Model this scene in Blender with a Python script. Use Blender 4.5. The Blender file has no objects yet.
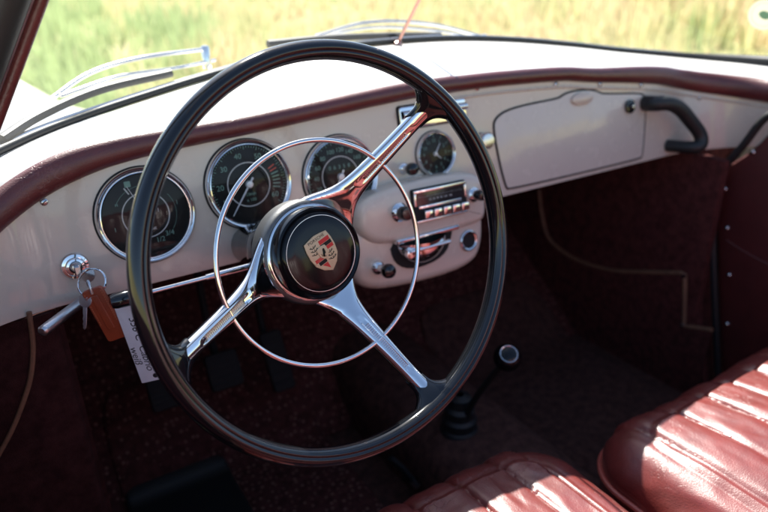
import bpy, bmesh, math, random
from mathutils import Vector, Matrix, noise
random.seed(7)
PI = math.pi
C = bpy.context.scene.collection
def V(*a): return Vector(a)

# ------------------------------------------------------------------ camera
CAM = V(-0.13363, -0.76697, 0.25271)
CR = V(0.84819641, -0.5289647, -0.02755376)
CU = V(0.23283968, 0.32562484, 0.91638101)
CF = V(0.47576101, 0.78368668, -0.39935779)
FP = 638.353
def ray(px, py, pt, n):
    """point where the sight line of a photo pixel meets a plane of the car"""
    d = CF + CR * ((px - 384) / FP) + CU * ((256 - py) / FP)
    pt = Vector(pt); n = Vector(n)
    return CAM + d * ((pt - CAM).dot(n) / d.dot(n))
def atz(px, py, z): return ray(px, py, (0, 0, z), (0, 0, 1))
def aty(px, py, y): return ray(px, py, (0, y, 0), (0, 1, 0))
def atx(px, py, x): return ray(px, py, (x, 0, 0), (1, 0, 0))
cd = bpy.data.cameras.new('camera'); co = bpy.data.objects.new('camera', cd); C.objects.link(co)
co.matrix_world = Matrix(((CR.x, CU.x, -CF.x, CAM.x), (CR.y, CU.y, -CF.y, CAM.y), (CR.z, CU.z, -CF.z, CAM.z), (0, 0, 0, 1)))
cd.sensor_width = 36; cd.lens = FP / 768 * 36; cd.clip_start = 0.01; cd.clip_end = 2000
cd.dof.use_dof = True; cd.dof.focus_distance = 0.64; cd.dof.aperture_fstop = 3.8
bpy.context.scene.camera = co

# ------------------------------------------------------------------ materials
def srgb(r, g, b):
    f = lambda c: ((c / 255 + 0.055) / 1.055) ** 2.4 if c > 10 else c / 255 / 12.92
    return (f(r), f(g), f(b), 1)
def mat(name, col, rough=0.5, metal=0.0, coat=0.0, var=0.0, vscale=20, bump=0.0, bscale=200, bkind='noise', spec=0.5,
        rvar=0.0, sheen=0.0, col2=None, bdist=0.001, coatr=0.05, stretch=(1, 1, 1)):
    m = bpy.data.materials.new(name); m.use_nodes = True
    nt = m.node_tree; b = nt.nodes['Principled BSDF']; L = nt.links.new
    col = tuple(col) + ((1,) if len(col) == 3 else ())
    b.inputs['Base Color'].default_value = col
    b.inputs['Roughness'].default_value = rough; b.inputs['Metallic'].default_value = metal
    b.inputs['Coat Weight'].default_value = coat; b.inputs['Coat Roughness'].default_value = coatr
    b.inputs['Specular IOR Level'].default_value = spec
    if sheen: b.inputs['Sheen Weight'].default_value = sheen
    tc = nt.nodes.new('ShaderNodeTexCoord'); mp = nt.nodes.new('ShaderNodeMapping'); mp.inputs['Scale'].default_value = stretch
    L(tc.outputs['Object'], mp.inputs['Vector'])
    if var or col2:
        n = nt.nodes.new('ShaderNodeTexNoise'); n.inputs['Scale'].default_value = vscale; n.inputs['Detail'].default_value = 6
        n.inputs['Roughness'].default_value = 0.65
        L(mp.outputs[0], n.inputs['Vector'])
        r = nt.nodes.new('ShaderNodeValToRGB'); r.color_ramp.elements[0].position = 0.35; r.color_ramp.elements[1].position = 0.68
        c2 = col2 if col2 else tuple(c * (1 - var) for c in col[:3])
        r.color_ramp.elements[0].color = tuple(c2[:3]) + (1,); r.color_ramp.elements[1].color = tuple(min(1, c * (1 + var * .5)) for c in col[:3]) + (1,)
        L(n.outputs['Fac'], r.inputs[0]); L(r.outputs[0], b.inputs['Base Color'])
    if rvar:
        n2 = nt.nodes.new('ShaderNodeTexNoise'); n2.inputs['Scale'].default_value = 35; n2.inputs['Detail'].default_value = 5
        L(mp.outputs[0], n2.inputs['Vector'])
        mr = nt.nodes.new('ShaderNodeMapRange'); mr.inputs['From Min'].default_value = 0.3; mr.inputs['From Max'].default_value = 0.7
        mr.inputs['To Min'].default_value = max(0.01, rough - rvar); mr.inputs['To Max'].default_value = rough + rvar
        L(n2.outputs['Fac'], mr.inputs['Value']); L(mr.outputs[0], b.inputs['Roughness'])
    if bump:
        if bkind == 'noise':
            t = nt.nodes.new('ShaderNodeTexNoise'); t.inputs['Scale'].default_value = bscale; t.inputs['Detail'].default_value = 4; h = t.outputs['Fac']
        else:
            t = nt.nodes.new('ShaderNodeTexVoronoi'); t.inputs['Scale'].default_value = bscale; h = t.outputs['Distance']
            if bkind == 'crack': t.feature = 'DISTANCE_TO_EDGE'
        L(mp.outputs[0], t.inputs['Vector'])
        bp = nt.nodes.new('ShaderNodeBump'); bp.inputs['Strength'].default_value = bump; bp.inputs['Distance'].default_value = bdist
        L(h, bp.inputs['Height']); L(bp.outputs[0], b.inputs['Normal'])
    return m

def leather(name, col, wear=0.3, rough=0.36, crease=0.6, coat=.3):
    """grained leather: fine grain, larger creases, paler scuffs in patches"""
    m = bpy.data.materials.new(name); m.use_nodes = True
    nt = m.node_tree; b = nt.nodes['Principled BSDF']; L = nt.links.new; N = nt.nodes.new
    tc = N('ShaderNodeTexCoord')
    n = N('ShaderNodeTexNoise'); n.inputs['Scale'].default_value = 26; n.inputs['Detail'].default_value = 8; n.inputs['Roughness'].default_value = .7
    L(tc.outputs['Object'], n.inputs['Vector'])
    r = N('ShaderNodeValToRGB'); e = r.color_ramp.elements
    e[0].position = .3; e[0].color = tuple(c * .7 for c in col) + (1,)
    e[1].position = .75; e[1].color = tuple(c * 1.15 for c in col) + (1,)
    L(n.outputs['Fac'], r.inputs[0])
    w = N('ShaderNodeTexVoronoi'); w.feature = 'DISTANCE_TO_EDGE'; w.inputs['Scale'].default_value = 38
    dn = N('ShaderNodeTexNoise'); dn.inputs['Scale'].default_value = 14; dn.inputs['Detail'].default_value = 5
    L(tc.outputs['Object'], dn.inputs['Vector'])
    mx = N('ShaderNodeMixRGB'); mx.inputs[0].default_value = .12; L(tc.outputs['Object'], mx.inputs[1]); L(dn.outputs['Color'], mx.inputs[2])
    L(mx.outputs[0], w.inputs['Vector'])
    cr = N('ShaderNodeMapRange'); cr.inputs['From Max'].default_value = .03; cr.inputs['To Min'].default_value = 1; cr.inputs['To Max'].default_value = 0
    L(w.outputs['Distance'], cr.inputs['Value'])
    wm = N('ShaderNodeTexNoise'); wm.inputs['Scale'].default_value = 9; wm.inputs['Detail'].default_value = 3; L(tc.outputs['Object'], wm.inputs['Vector'])
    wr = N('ShaderNodeMapRange'); wr.inputs['From Min'].default_value = .5; wr.inputs['From Max'].default_value = .68; L(wm.outputs['Fac'], wr.inputs['Value'])
    mul = N('ShaderNodeMath'); mul.operation = 'MULTIPLY'; L(cr.outputs[0], mul.inputs[0]); L(wr.outputs[0], mul.inputs[1])
    mul2 = N('ShaderNodeMath'); mul2.operation = 'MULTIPLY'; mul2.inputs[1].default_value = wear; L(mul.outputs[0], mul2.inputs[0])
    cm = N('ShaderNodeMixRGB'); L(mul2.outputs[0], cm.inputs[0]); L(r.outputs[0], cm.inputs[1])
    cm.inputs[2].default_value = (min(1, col[0] * 1.8 + .1), col[1] * 2 + .1, col[2] * 2 + .09, 1)
    L(cm.outputs[0], b.inputs['Base Color'])
    b.inputs['Roughness'].default_value = rough; b.inputs['Coat Weight'].default_value = coat; b.inputs['Coat Roughness'].default_value = .32; b.inputs['Specular IOR Level'].default_value = .7
    g = N('ShaderNodeTexVoronoi'); g.inputs['Scale'].default_value = 620; L(tc.outputs['Object'], g.inputs['Vector'])
    b1 = N('ShaderNodeBump'); b1.inputs['Strength'].default_value = .35; b1.inputs['Distance'].default_value = .0006; L(g.outputs['Distance'], b1.inputs['Height'])
    b2 = N('ShaderNodeBump'); b2.inputs['Strength'].default_value = crease; b2.inputs['Distance'].default_value = .0016
    b2.invert = True; L(mul.outputs[0], b2.inputs['Height']); L(b1.outputs[0], b2.inputs['Normal'])
    b3 = N('ShaderNodeBump'); b3.inputs['Strength'].default_value = crease; b3.inputs['Distance'].default_value = .004
    L(dn.outputs['Fac'], b3.inputs['Height']); L(b2.outputs[0], b3.inputs['Normal']); L(b3.outputs[0], b.inputs['Normal'])
    return m

def carpet(name, col, dots=True):
    m = mat(name, col, rough=.95, var=.45, vscale=60, spec=.15)
    nt = m.node_tree; b = nt.nodes['Principled BSDF']; L = nt.links.new; N = nt.nodes.new
    tc = N('ShaderNodeTexCoord')
    t = N('ShaderNodeTexNoise'); t.inputs['Scale'].default_value = 900; t.inputs['Detail'].default_value = 3; L(tc.outputs['Object'], t.inputs['Vector'])
    bp = N('ShaderNodeBump'); bp.inputs['Strength'].default_value = .7; bp.inputs['Distance'].default_value = .002
    L(t.outputs['Fac'], bp.inputs['Height']); L(bp.outputs[0], b.inputs['Normal'])
    if dots:
        v = N('ShaderNodeTexVoronoi'); v.inputs['Scale'].default_value = 78; v.inputs['Randomness'].default_value = .6
        L(tc.outputs['Object'], v.inputs['Vector'])
        mr = N('ShaderNodeMapRange'); mr.inputs['From Min'].default_value = .12; mr.inputs['From Max'].default_value = .3
        mr.inputs['To Min'].default_value = .75; mr.inputs['To Max'].default_value = 0; L(v.outputs['Distance'], mr.inputs['Value'])
        mx = N('ShaderNodeMixRGB'); L(mr.outputs[0], mx.inputs[0]); L(b.inputs['Base Color'].links[0].from_socket, mx.inputs[1])
        mx.inputs[2].default_value = (.34, .17, .14, 1); L(mx.outputs[0], b.inputs['Base Color'])
    return m

M = {}
M['paint'] = mat('beige_paint', (.67, .57, .47), rough=.24, coat=.6, var=.03, vscale=9, rvar=.08, bump=.03, bscale=60)
M['lid'] = mat('pale_beige_paint', (.67, .59, .50), rough=.24, coat=.6, var=.03, vscale=11, rvar=.08, bump=.03, bscale=60)
M['white'] = mat('cream_white_top', (.80, .77, .73), rough=.42, var=.05, vscale=14, bump=.05, bscale=300)
M['body'] = mat('white_body_paint', (.82, .81, .78), rough=.15, coat=.8)
M['chrome'] = mat('chrome', (.86, .87, .88), rough=.055, metal=1, rvar=.03)
M['chrome2'] = mat('satin_chrome', (.66, .66, .67), rough=.22, metal=1, rvar=.05)
M['alu'] = mat('aluminium', (.62, .63, .66), rough=.33, metal=1, bump=.1, bscale=300)
M['black'] = mat('glossy_black_plastic', (.006, .007, .009), rough=.10, coat=.6, spec=.35, coatr=.04, rvar=.05, bump=.03, bscale=120)
M['blackmat'] = mat('black_matte', (.005, .005, .0055), rough=.75, bump=.2, bscale=300)
M['rubber'] = mat('black_rubber', (.015, .016, .017), rough=.5, bump=.15, bscale=250)
M['dial'] = mat('dial_black', (.002, .0025, .0025), rough=.45, spec=.2)
M['dialmark'] = mat('dial_green_ink', (.16, .30, .24), rough=.6)
M['dialwhite'] = mat('dial_white_ink', (.55, .56, .54), rough=.5)
M['dialred'] = mat('dial_red_ink', (.55, .06, .03), rough=.5)
M['needle'] = mat('needle_silver', (.75, .76, .75), rough=.3, metal=.3)
M['leather'] = leather('oxblood_leather', (.21, .033, .027), wear=.25, rough=.38, crease=.35, coat=.9)
M['leatherworn'] = leather('worn_oxblood_leather', (.20, .034, .028), wear=.75, rough=.38, crease=.8, coat=.9)
M['pad'] = leather('dark_red_pad', (.115, .014, .015), wear=.3, rough=.42, crease=.25)
M['doorvinyl'] = leather('dark_red_door_vinyl', (.10, .016, .015), wear=.15, rough=.5, crease=.3)
M['carpet'] = carpet('dark_red_carpet', (.10, .032, .029))
M['carpetplain'] = carpet('dark_red_plain_carpet', (.12, .036, .033), False)
M['carpetdark'] = carpet('shaded_red_carpet', (.055, .018, .017), False)  # plain carpet again, driver side shade put into its colour
M['carpetblack'] = carpet('near_black_carpet', (.105, .048, .040), False)
M['piping'] = mat('tan_piping', (.26, .13, .075), rough=.6, var=.3, vscale=50)
M['pipingred'] = mat('red_piping', (.40, .08, .06), rough=.4)
M['tan'] = leather('tan_fob_leather', (.38, .062, .018), wear=.2, rough=.42, crease=.25)
M['tanthread'] = mat('tan_thread', (.55, .18, .08), rough=.7)
M['paper'] = mat('white_paper', (.82, .84, .86), rough=.35, var=.04, vscale=60)
M['ink'] = mat('black_ink', (.01, .01, .012), rough=.6)
M['gold'] = mat('gold', (.60, .46, .28), rough=.35, metal=.35, bump=.3, bscale=900)
M['enred'] = mat('red_enamel', (.62, .015, .015), rough=.25, coat=.15, spec=.3)
M['enblack'] = mat('black_enamel', (.006, .006, .006), rough=.3, spec=.2)
M['screen'] = mat('radio_glass', (.012, .014, .02), rough=.08, coat=1, var=.5, vscale=90)
M['hub'] = mat('grey_hub_metal', (.16, .16, .16), rough=.42, metal=.85, bump=.25, bscale=1500)

def glassmat(name, tint=(1, 1, 1), refl=1.0):
    m = bpy.data.materials.new(name); m.use_nodes = True; nt = m.node_tree; nt.nodes.clear(); L = nt.links.new
    o = nt.nodes.new('ShaderNodeOutputMaterial'); t = nt.nodes.new('ShaderNodeBsdfTransparent'); g = nt.nodes.new('ShaderNodeBsdfGlossy')
    t.inputs[0].default_value = tuple(tint) + (1,); g.inputs['Roughness'].default_value = .015
    lw = nt.nodes.new('ShaderNodeLayerWeight'); lw.inputs[0].default_value = .5
    pw = nt.nodes.new('ShaderNodeMath'); pw.operation = 'POWER'; pw.inputs[1].default_value = 5; L(lw.outputs['Facing'], pw.inputs[0])
    ml = nt.nodes.new('ShaderNodeMath'); ml.operation = 'MULTIPLY_ADD'; ml.inputs[1].default_value = .9 * refl; ml.inputs[2].default_value = .045 * refl; L(pw.outputs[0], ml.inputs[0])
    x = nt.nodes.new('ShaderNodeMixShader'); L(ml.outputs[0], x.inputs[0]); L(t.outputs[0], x.inputs[1]); L(g.outputs[0], x.inputs[2]); L(x.outputs[0], o.inputs[0])
    return m
M['glass'] = glassmat('windscreen_glass', (.96, .985, .97), .8)
M['gaugeglass'] = glassmat('gauge_glass', (.98, .98, .98), .35)

# ------------------------------------------------------------------ mesh helpers
class MB:
    def __init__(s): s.v = []; s.f = []; s.mi = []
    def add(s, vs, fs, mi=0):
        o = len(s.v); s.v += [tuple(v) for v in vs]; s.f += [tuple(i + o for i in f) for f in fs]; s.mi += [mi] * len(fs); return s
    def grid(s, fn, nu, nv, cu=False, cv=False, mi=0):
        vs = [fn(i / (nu if cu else nu - 1), j / (nv if cv else nv - 1)) for i in range(nu) for j in range(nv)]
        fs = []
        for i in range(nu if cu else nu - 1):
            for j in range(nv if cv else nv - 1):
                a = i * nv + j; b = ((i + 1) % nu) * nv + j; c = ((i + 1) % nu) * nv + (j + 1) % nv; d = i * nv + (j + 1) % nv
                fs.append((a, b, c, d))
        return s.add(vs, fs, mi)
    def tube(s, pts, r, seg=12, closed=False, mi=0, flat=1.0, ref=None, caps=True):
        pts = [Vector(p) for p in pts]; n = len(pts); rr = r if callable(r) else (lambda t: r)
        prev = None; rings = []
        for i, p in enumerate(pts):
            a = pts[(i - 1) % n] if (closed or i > 0) else p; b = pts[(i + 1) % n] if (closed or i < n - 1) else p
            t = (b - a).normalized()
            if prev is None:
                up = Vector(ref) if ref else (V(0, 0, 1) if abs(t.z) < .9 else V(1, 0, 0))
            else: up = prev
            x = (up - t * up.dot(t)).normalized(); y = t.cross(x); prev = x
            R = rr(i / max(1, n - 1))
            rings.append([p + x * (math.cos(2 * PI * k / seg) * R) + y * (math.sin(2 * PI * k / seg) * R * flat) for k in range(seg)])
        vs = [v for r_ in rings for v in r_]; fs = []
        for i in range(n if closed else n - 1):
            for k in range(seg):
                fs.append((i * seg + k, i * seg + (k + 1) % seg, ((i + 1) % n) * seg + (k + 1) % seg, ((i + 1) % n) * seg + k))
        if not closed and caps: fs += [tuple(range(seg))[::-1], tuple((n - 1) * seg + k for k in range(seg))]
        return s.add(vs, fs, mi)
    def lathe(s, prof, seg=48, o=(0, 0, 0), x=(1, 0, 0), y=(0, 1, 0), z=(0, 0, 1), mi=0):
        """prof: (radius, height along z) pairs"""
        o, x, y, z = map(Vector, (o, x, y, z)); vs = []; fs = []; n = len(prof)
        for r, h in prof:
            for k in range(seg):
                a = 2 * PI * k / seg; vs.append(o + x * (r * math.cos(a)) + y * (r * math.sin(a)) + z * h)
        for i in range(n - 1):
            for k in range(seg):
                fs.append((i * seg + k, i * seg + (k + 1) % seg, (i + 1) * seg + (k + 1) % seg, (i + 1) * seg + k))
        return s.add(vs, fs, mi)
    def prism(s, poly, z0, z1, bev=0.0, mi=0, T=None):
        """outline (CCW) extruded from z0 to z1, its top edge rounded by bev"""
        T = T or (lambda p: p)
        c = sum((Vector(p + (0,)) if len(p) == 2 else Vector(p) for p in poly), Vector()) / len(poly)
        n = len(poly); rings = []
        def inset(d):
            out = []
            for i in range(n):
                a, b, e = Vector(poly[i - 1]), Vector(poly[i]), Vector(poly[(i + 1) % n])
                t1 = (b - a).normalized(); t2 = (e - b).normalized(); n1 = Vector((-t1.y, t1.x)); n2 = Vector((-t2.y, t2.x))
                m = (n1 + n2); m = m.normalized() / max(.4, m.normalized().dot(n1)); q = b + m * d; out.append((q.x, q.y))
            return out
        rings.append((poly, z0))
        if bev > 0:
            for k in range(5):
                a = k / 4 * PI / 2; rings.append((inset(bev * (1 - math.cos(a))), z1 - bev + bev * math.sin(a)))
        else: rings.append((poly, z1))
        vs = [T(Vector((p[0], p[1], h))) for pl, h in rings for p in pl]; fs = []
        for i in range(len(rings) - 1):
            for k in range(n): fs.append((i * n + k, i * n + (k + 1) % n, (i + 1) * n + (k + 1) % n, (i + 1) * n + k))
        fs += [tuple(range(n))[::-1], tuple((len(rings) - 1) * n + k for k in range(n))]
        return s.add(vs, fs, mi)
    def build(s, name, mats, parent=None, smooth=True, angle=40, matrix=None):
        me = bpy.data.meshes.new(name); me.from_pydata(s.v, [], s.f)
        if not isinstance(mats, (list, tuple)): mats = [mats]
        for m in mats: me.materials.append(m)
        for p, i in zip(me.polygons, s.mi): p.material_index = i
        bm = bmesh.new(); bm.from_mesh(me); bmesh.ops.remove_doubles(bm, verts=bm.verts, dist=1e-6)
        bmesh.ops.recalc_face_normals(bm, faces=bm.faces)
        if smooth:
            for f in bm.faces: f.smooth = True
            for e in bm.edges:
                if len(e.link_faces) == 2 and e.calc_face_angle(0) > math.radians(angle): e.smooth = False
        bm.to_mesh(me); bm.free()
        o = bpy.data.objects.new(name, me); C.objects.link(o)
        if parent: o.parent = parent
        if matrix: o.matrix_local = matrix
        return o
def rrect(x0, y0, x1, y1, r, k=6):
    out = []
    for cx, cy, a0 in ((x1 - r, y0 + r, -90), (x1 - r, y1 - r, 0), (x0 + r, y1 - r, 90), (x0 + r, y0 + r, 180)):
        for i in range(k + 1):
            a = math.radians(a0 + 90 * i / k); out.append((cx + r * math.cos(a), cy + r * math.sin(a)))
    return out
def smoothpoly(pts, it=2, closed=True):
    pts = [Vector(p) for p in pts]
    for _ in range(it):
        out = []; n = len(pts)
        if not closed: out.append(pts[0])
        for i in range(n if closed else n - 1):
            a, b = pts[i], pts[(i + 1) % n]; out += [a * .75 + b * .25, a * .25 + b * .75]
        if not closed: out.append(pts[-1])
        pts = out
    return [tuple(p) for p in pts]
def spline(pts, n=12):
    """Catmull-Rom through the points"""
    P = [Vector(p) for p in pts]; P = [P[0] * 2 - P[1]] + P + [P[-1] * 2 - P[-2]]; out = []
    for i in range(1, len(P) - 2):
        for k in range(n):
            t = k / n; a, b, c, d = P[i - 1], P[i], P[i + 1], P[i + 2]
            out.append(.5 * ((2 * b) + (c - a) * t + (2 * a - 5 * b + 4 * c - d) * t * t + (3 * b - a - 3 * c + d) * t ** 3))
    out.append(P[-2]); return out
def lerp(tab, x):
    """smooth curve through the table's points"""
    if x <= tab[0][0]: return tab[0][1]
    if x >= tab[-1][0]: return tab[-1][1]
    n = len(tab)
    def slope(k):
        if k == 0 or k == n - 1: return 0 if k == 0 else (tab[-1][1] - tab[-2][1]) / (tab[-1][0] - tab[-2][0])
        return (tab[k + 1][1] - tab[k - 1][1]) / (tab[k + 1][0] - tab[k - 1][0])
    for k in range(n - 1):
        (a, b), (c, d) = tab[k], tab[k + 1]
        if x <= c:
            h = c - a; t = (x - a) / h; t2, t3 = t * t, t * t * t
            return b * (2 * t3 - 3 * t2 + 1) + h * slope(k) * (t3 - 2 * t2 + t) + d * (3 * t2 - 2 * t3) + h * slope(k + 1) * (t3 - t2)
def text(body, size, name, m, parent, matrix, depth=.00015, shear=0, spacing=1, align='CENTER'):
    cu = bpy.data.curves.new(name, 'FONT'); cu.body = body; cu.size = size; cu.extrude = depth; cu.shear = shear
    cu.align_x = align; cu.align_y = 'CENTER'; cu.space_character = spacing; cu.resolution_u = 3
    t = bpy.data.objects.new('tmp', cu); C.objects.link(t)
    dg = bpy.context.evaluated_depsgraph_get(); me = bpy.data.meshes.new_from_object(t.evaluated_get(dg))
    bpy.data.objects.remove(t); bpy.data.curves.remove(cu)
    me.materials.clear(); me.materials.append(m)
    o = bpy.data.objects.new(name, me); C.objects.link(o); o.parent = parent; o.matrix_local = matrix
    return o
def textinto(mb, body, size, T, mi=0, shear=0, spacing=1):
    """lettering merged into a part's own mesh (numbers on a dial, writing on a tag)"""
    cu = bpy.data.curves.new('t', 'FONT'); cu.body = body; cu.size = size; cu.extrude = .00008; cu.shear = shear
    cu.align_x = 'CENTER'; cu.align_y = 'CENTER'; cu.space_character = spacing; cu.resolution_u = 3
    t = bpy.data.objects.new('tmp', cu); C.objects.link(t)
    dg = bpy.context.evaluated_depsgraph_get(); me = bpy.data.meshes.new_from_object(t.evaluated_get(dg))
    mb.add([T @ v.co for v in me.vertices], [tuple(p.vertices) for p in me.polygons], mi)
    bpy.data.objects.remove(t); bpy.data.curves.remove(cu); bpy.data.meshes.remove(me)
def empty(name, label, cat, matrix=None, loc=(0, 0, 0), group=None):
    o = bpy.data.objects.new(name, None); C.objects.link(o); o.empty_display_size = .02
    if matrix: o.matrix_world = matrix
    else: o.location = loc
    o['label'] = label; o['category'] = cat
    if group: o['group'] = group
    return o
def tag(o, label, cat, group=None):
    o['label'] = label; o['category'] = cat
    if group: o['group'] = group
    return o
def structure(o): o['kind'] = 'structure'; return o
def frame(o, x, y, z):
    return Matrix(((x[0], y[0], z[0], o[0]), (x[1], y[1], z[1], o[1]), (x[2], y[2], z[2], o[2]), (0, 0, 0, 1)))
def TR(x, y, z=0): return Matrix.Translation((x, y, z))
def RZ(d): return Matrix.Rotation(math.radians(d), 4, 'Z')

# ================================================================== DASHBOARD
TI = .1863
DU = V(0, math.sin(TI), math.cos(TI)); DN = V(0, -math.cos(TI), math.sin(TI))
DM = frame((0, 0, 0), (1, 0, 0), DU, DN)
DMI = DM.inverted()
def dl(p): return DMI @ Vector(p)                       # world -> dash-local (u across, v up, w to the driver)
dash = empty('dashboard', 'beige painted metal dashboard with dark red padded edge', 'dashboard', DM)
XC = .475; RW = .12; XL = -.105; XR = XC + .51          # centres of the end wraps
def plan(s):
    """s = running length across the dash -> x, w, tangent angle; wraps back towards the seats at both ends"""
    q = RW * PI / 2
    if s < XL:
        d = XL - s; a = min(d / RW, PI / 2); x = XL - RW * math.sin(a); w = RW * (1 - math.cos(a)) + max(0, d - q); return x, w, -a
    if s > XR:
        d = s - XR; a = min(d / RW, PI / 2); x = XR + RW * math.sin(a); w = RW * (1 - math.cos(a)) + max(0, d - q); return x, w, a
    return s, 0, 0
S0 = XL - RW * PI / 2 - .10; S1 = XR + RW * PI / 2 + .10
zu_tab = [(0, .093), (.1, .092), (.23, .086), (.3, .077), (.40, .066), (.49, .053), (.55, .038), (.60, .024), (.67, .006), (.74, -.010), (.82, -.025)]
zu_l = [(-.40, -.10), (-.30, -.06), (-.22, -.028), (-.15, .016), (-.083, .049), (-.004, .0665), (.173, .078), (.377, .091), (.475, .093)]
def zu(s): return lerp(zu_l, s) if s < XC else lerp(zu_tab, s - XC)
def zl(s): return -.0785
def dash_pt(s, t):
    x, w, a = plan(s); out = V(-math.sin(a), 0, math.cos(a)) if a >= 0 else V(math.sin(-a), 0, math.cos(a))
    v = zl(s) + (zu(s) - zl(s)) * t
    return V(x, v, w), out
mb = MB(); NS = 150
def fn(i, j):
    s = S0 + (S1 - S0) * i; nj = 30; k = j * nj
    if k < 8:                                            # rolled lower lip
        a = (8 - k) / 8 * PI; p, out = dash_pt(s, 0)
        return p + V(0, .004 - .004 * math.cos(a) * 1 - .004 , 0) + V(0, -.0, 0) - out * (.004 - .004 * math.cos(a)) + V(0, -.004 * math.sin(a), 0)
    p, out = dash_pt(s, (k - 8) / (nj - 8)); return p
mb.grid(fn, NS, 31)
panel = mb.build('panel', M['paint'], dash)
# inner flange along the pad with its pale lip (seen on the passenger side)
mb = MB()
mb.tube([dash_pt(.40 + (S1 - .40) * i / 120, 1)[0] + V(0, -.010, .0015) for i in range(121)], .0022, 8)
mb.build('flange', M['paint'], dash)

# windscreen base line (world) used by dash top, seal and glass
def wbase(x):
    d = abs(x - XC); y = lerp([(0, .215), (.15, .212), (.34, .18), (.45, .135), (.52, .085), (.57, .0), (.60, -.13)], d)
    z = lerp([(0, .150), (.15, .147), (.34, .130), (.5, .106), (.57, .097), (.62, .090), (.67, .086)], d)
    if x < XC: z -= .006 * min(1, (XC - x) / .45)
    return V(x, y, z)
def wcurve(i):
    """0..1 along the base, arc-like"""
    key = [(-.20, -.13), (-.192, -.06), (-.172, -.0), (-.13, .06), (-.06, .118), (.05, .158), (.2, .193), (.34, .21), (.475, .215),
           (.61, .21), (.75, .193), (.89, .166), (.985, .140), (1.06, .095), (1.112, .035), (1.135, -.04), (1.142, -.13)]
    P = wcurve.c
    if P is None:
        P = []
        for x, y in key:
            z = wbase(x).z; P.append(V(x, y, z))
        P = wcurve.c = spline(P, 8)
    f = i * (len(P) - 1); k = min(int(f), len(P) - 2); return P[k].lerp(P[k + 1], f - k)
wcurve.c = None
# padded edge: section swept along the top of the panel
def pad_sec(s, a):
    """a 0..1 round the roll from under its front to its top"""
    p, out = dash_pt(s, 1); r = .0125; e = lerp([(0, .95), (.3, 1.0), (.45, 1.3), (.6, 1.6), (.82, 1.7)], s - XC) if s > XC else lerp([(-.2, 1.7), (-.1, 1.5), (.0, 1.2), (.12, 1.0)], s)
    c = p + V(0, r * .95 * e, 0) + out * (.002)
    th = -PI * .62 + a * PI * 1.12
    wob = 1 + .02 * noise.noise(V(s * 30, a * 3, 1))
    return c + out * (math.cos(th) * r * 1.0 * wob) + V(0, math.sin(th) * r * e * wob, 0)
mb = MB(); mb.grid(lambda i, j: pad_sec(S0 + (S1 - S0) * i, j), 260, 22)
mb.build('pad', M['pad'], dash)
# top of the dash from the roll to the windscreen
mb = MB()
def topfn(i, j):
    s = S0 + (S1 - S0) * i; a = pad_sec(s, 1) - V(0, .0015, 0)
    tx_ = max(-.195, min(1.14, XC + (a.x - XC) * (1.06 if a.x > XC else 1.0))); lo, hi = 0.0, 1.0
    for _ in range(18):
        md = (lo + hi) / 2
        if wcurve(md).x < tx_: lo = md
        else: hi = md
    b = dl(wcurve(lo) + V(0, 0, -.004))
    t = j; q = a.lerp(b, t)
    q.y += .006 * math.sin(PI * t) * (1 if True else 0)
    return q
mb.grid(topfn, 160, 14)
mb.build('dash_top', M['white'], dash)
# small screws on the flange
def onplane(px, py, off=0.0):
    return dl(ray(px, py, DN * off, DN))
for px, py in ((44, 202), (477, 88), (556, 84.5), (600, 84), (641, 85), (711, 90)):
    p = onplane(px, py, .001); s = p.x
    if px == 711: p, out = dash_pt(1.055, 1); p = p + V(0, -.012, .001)
    m_ = MB(); m_.lathe([(.0042, 0), (.004, .0012), (.0025, .0022), (0, .0025)], 16); m_.add([(-.003, -.0005, .0026), (.003, -.0005, .0026), (.003, .0005, .0026), (-.003, .0005, .0026)], [(0, 1, 2, 3)], 1)
    o = m_.build('screw', [M['chrome2'], M['ink']], dash, matrix=TR(p.x, p.y, p.z) @ RZ(random.uniform(0, 90)))

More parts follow.
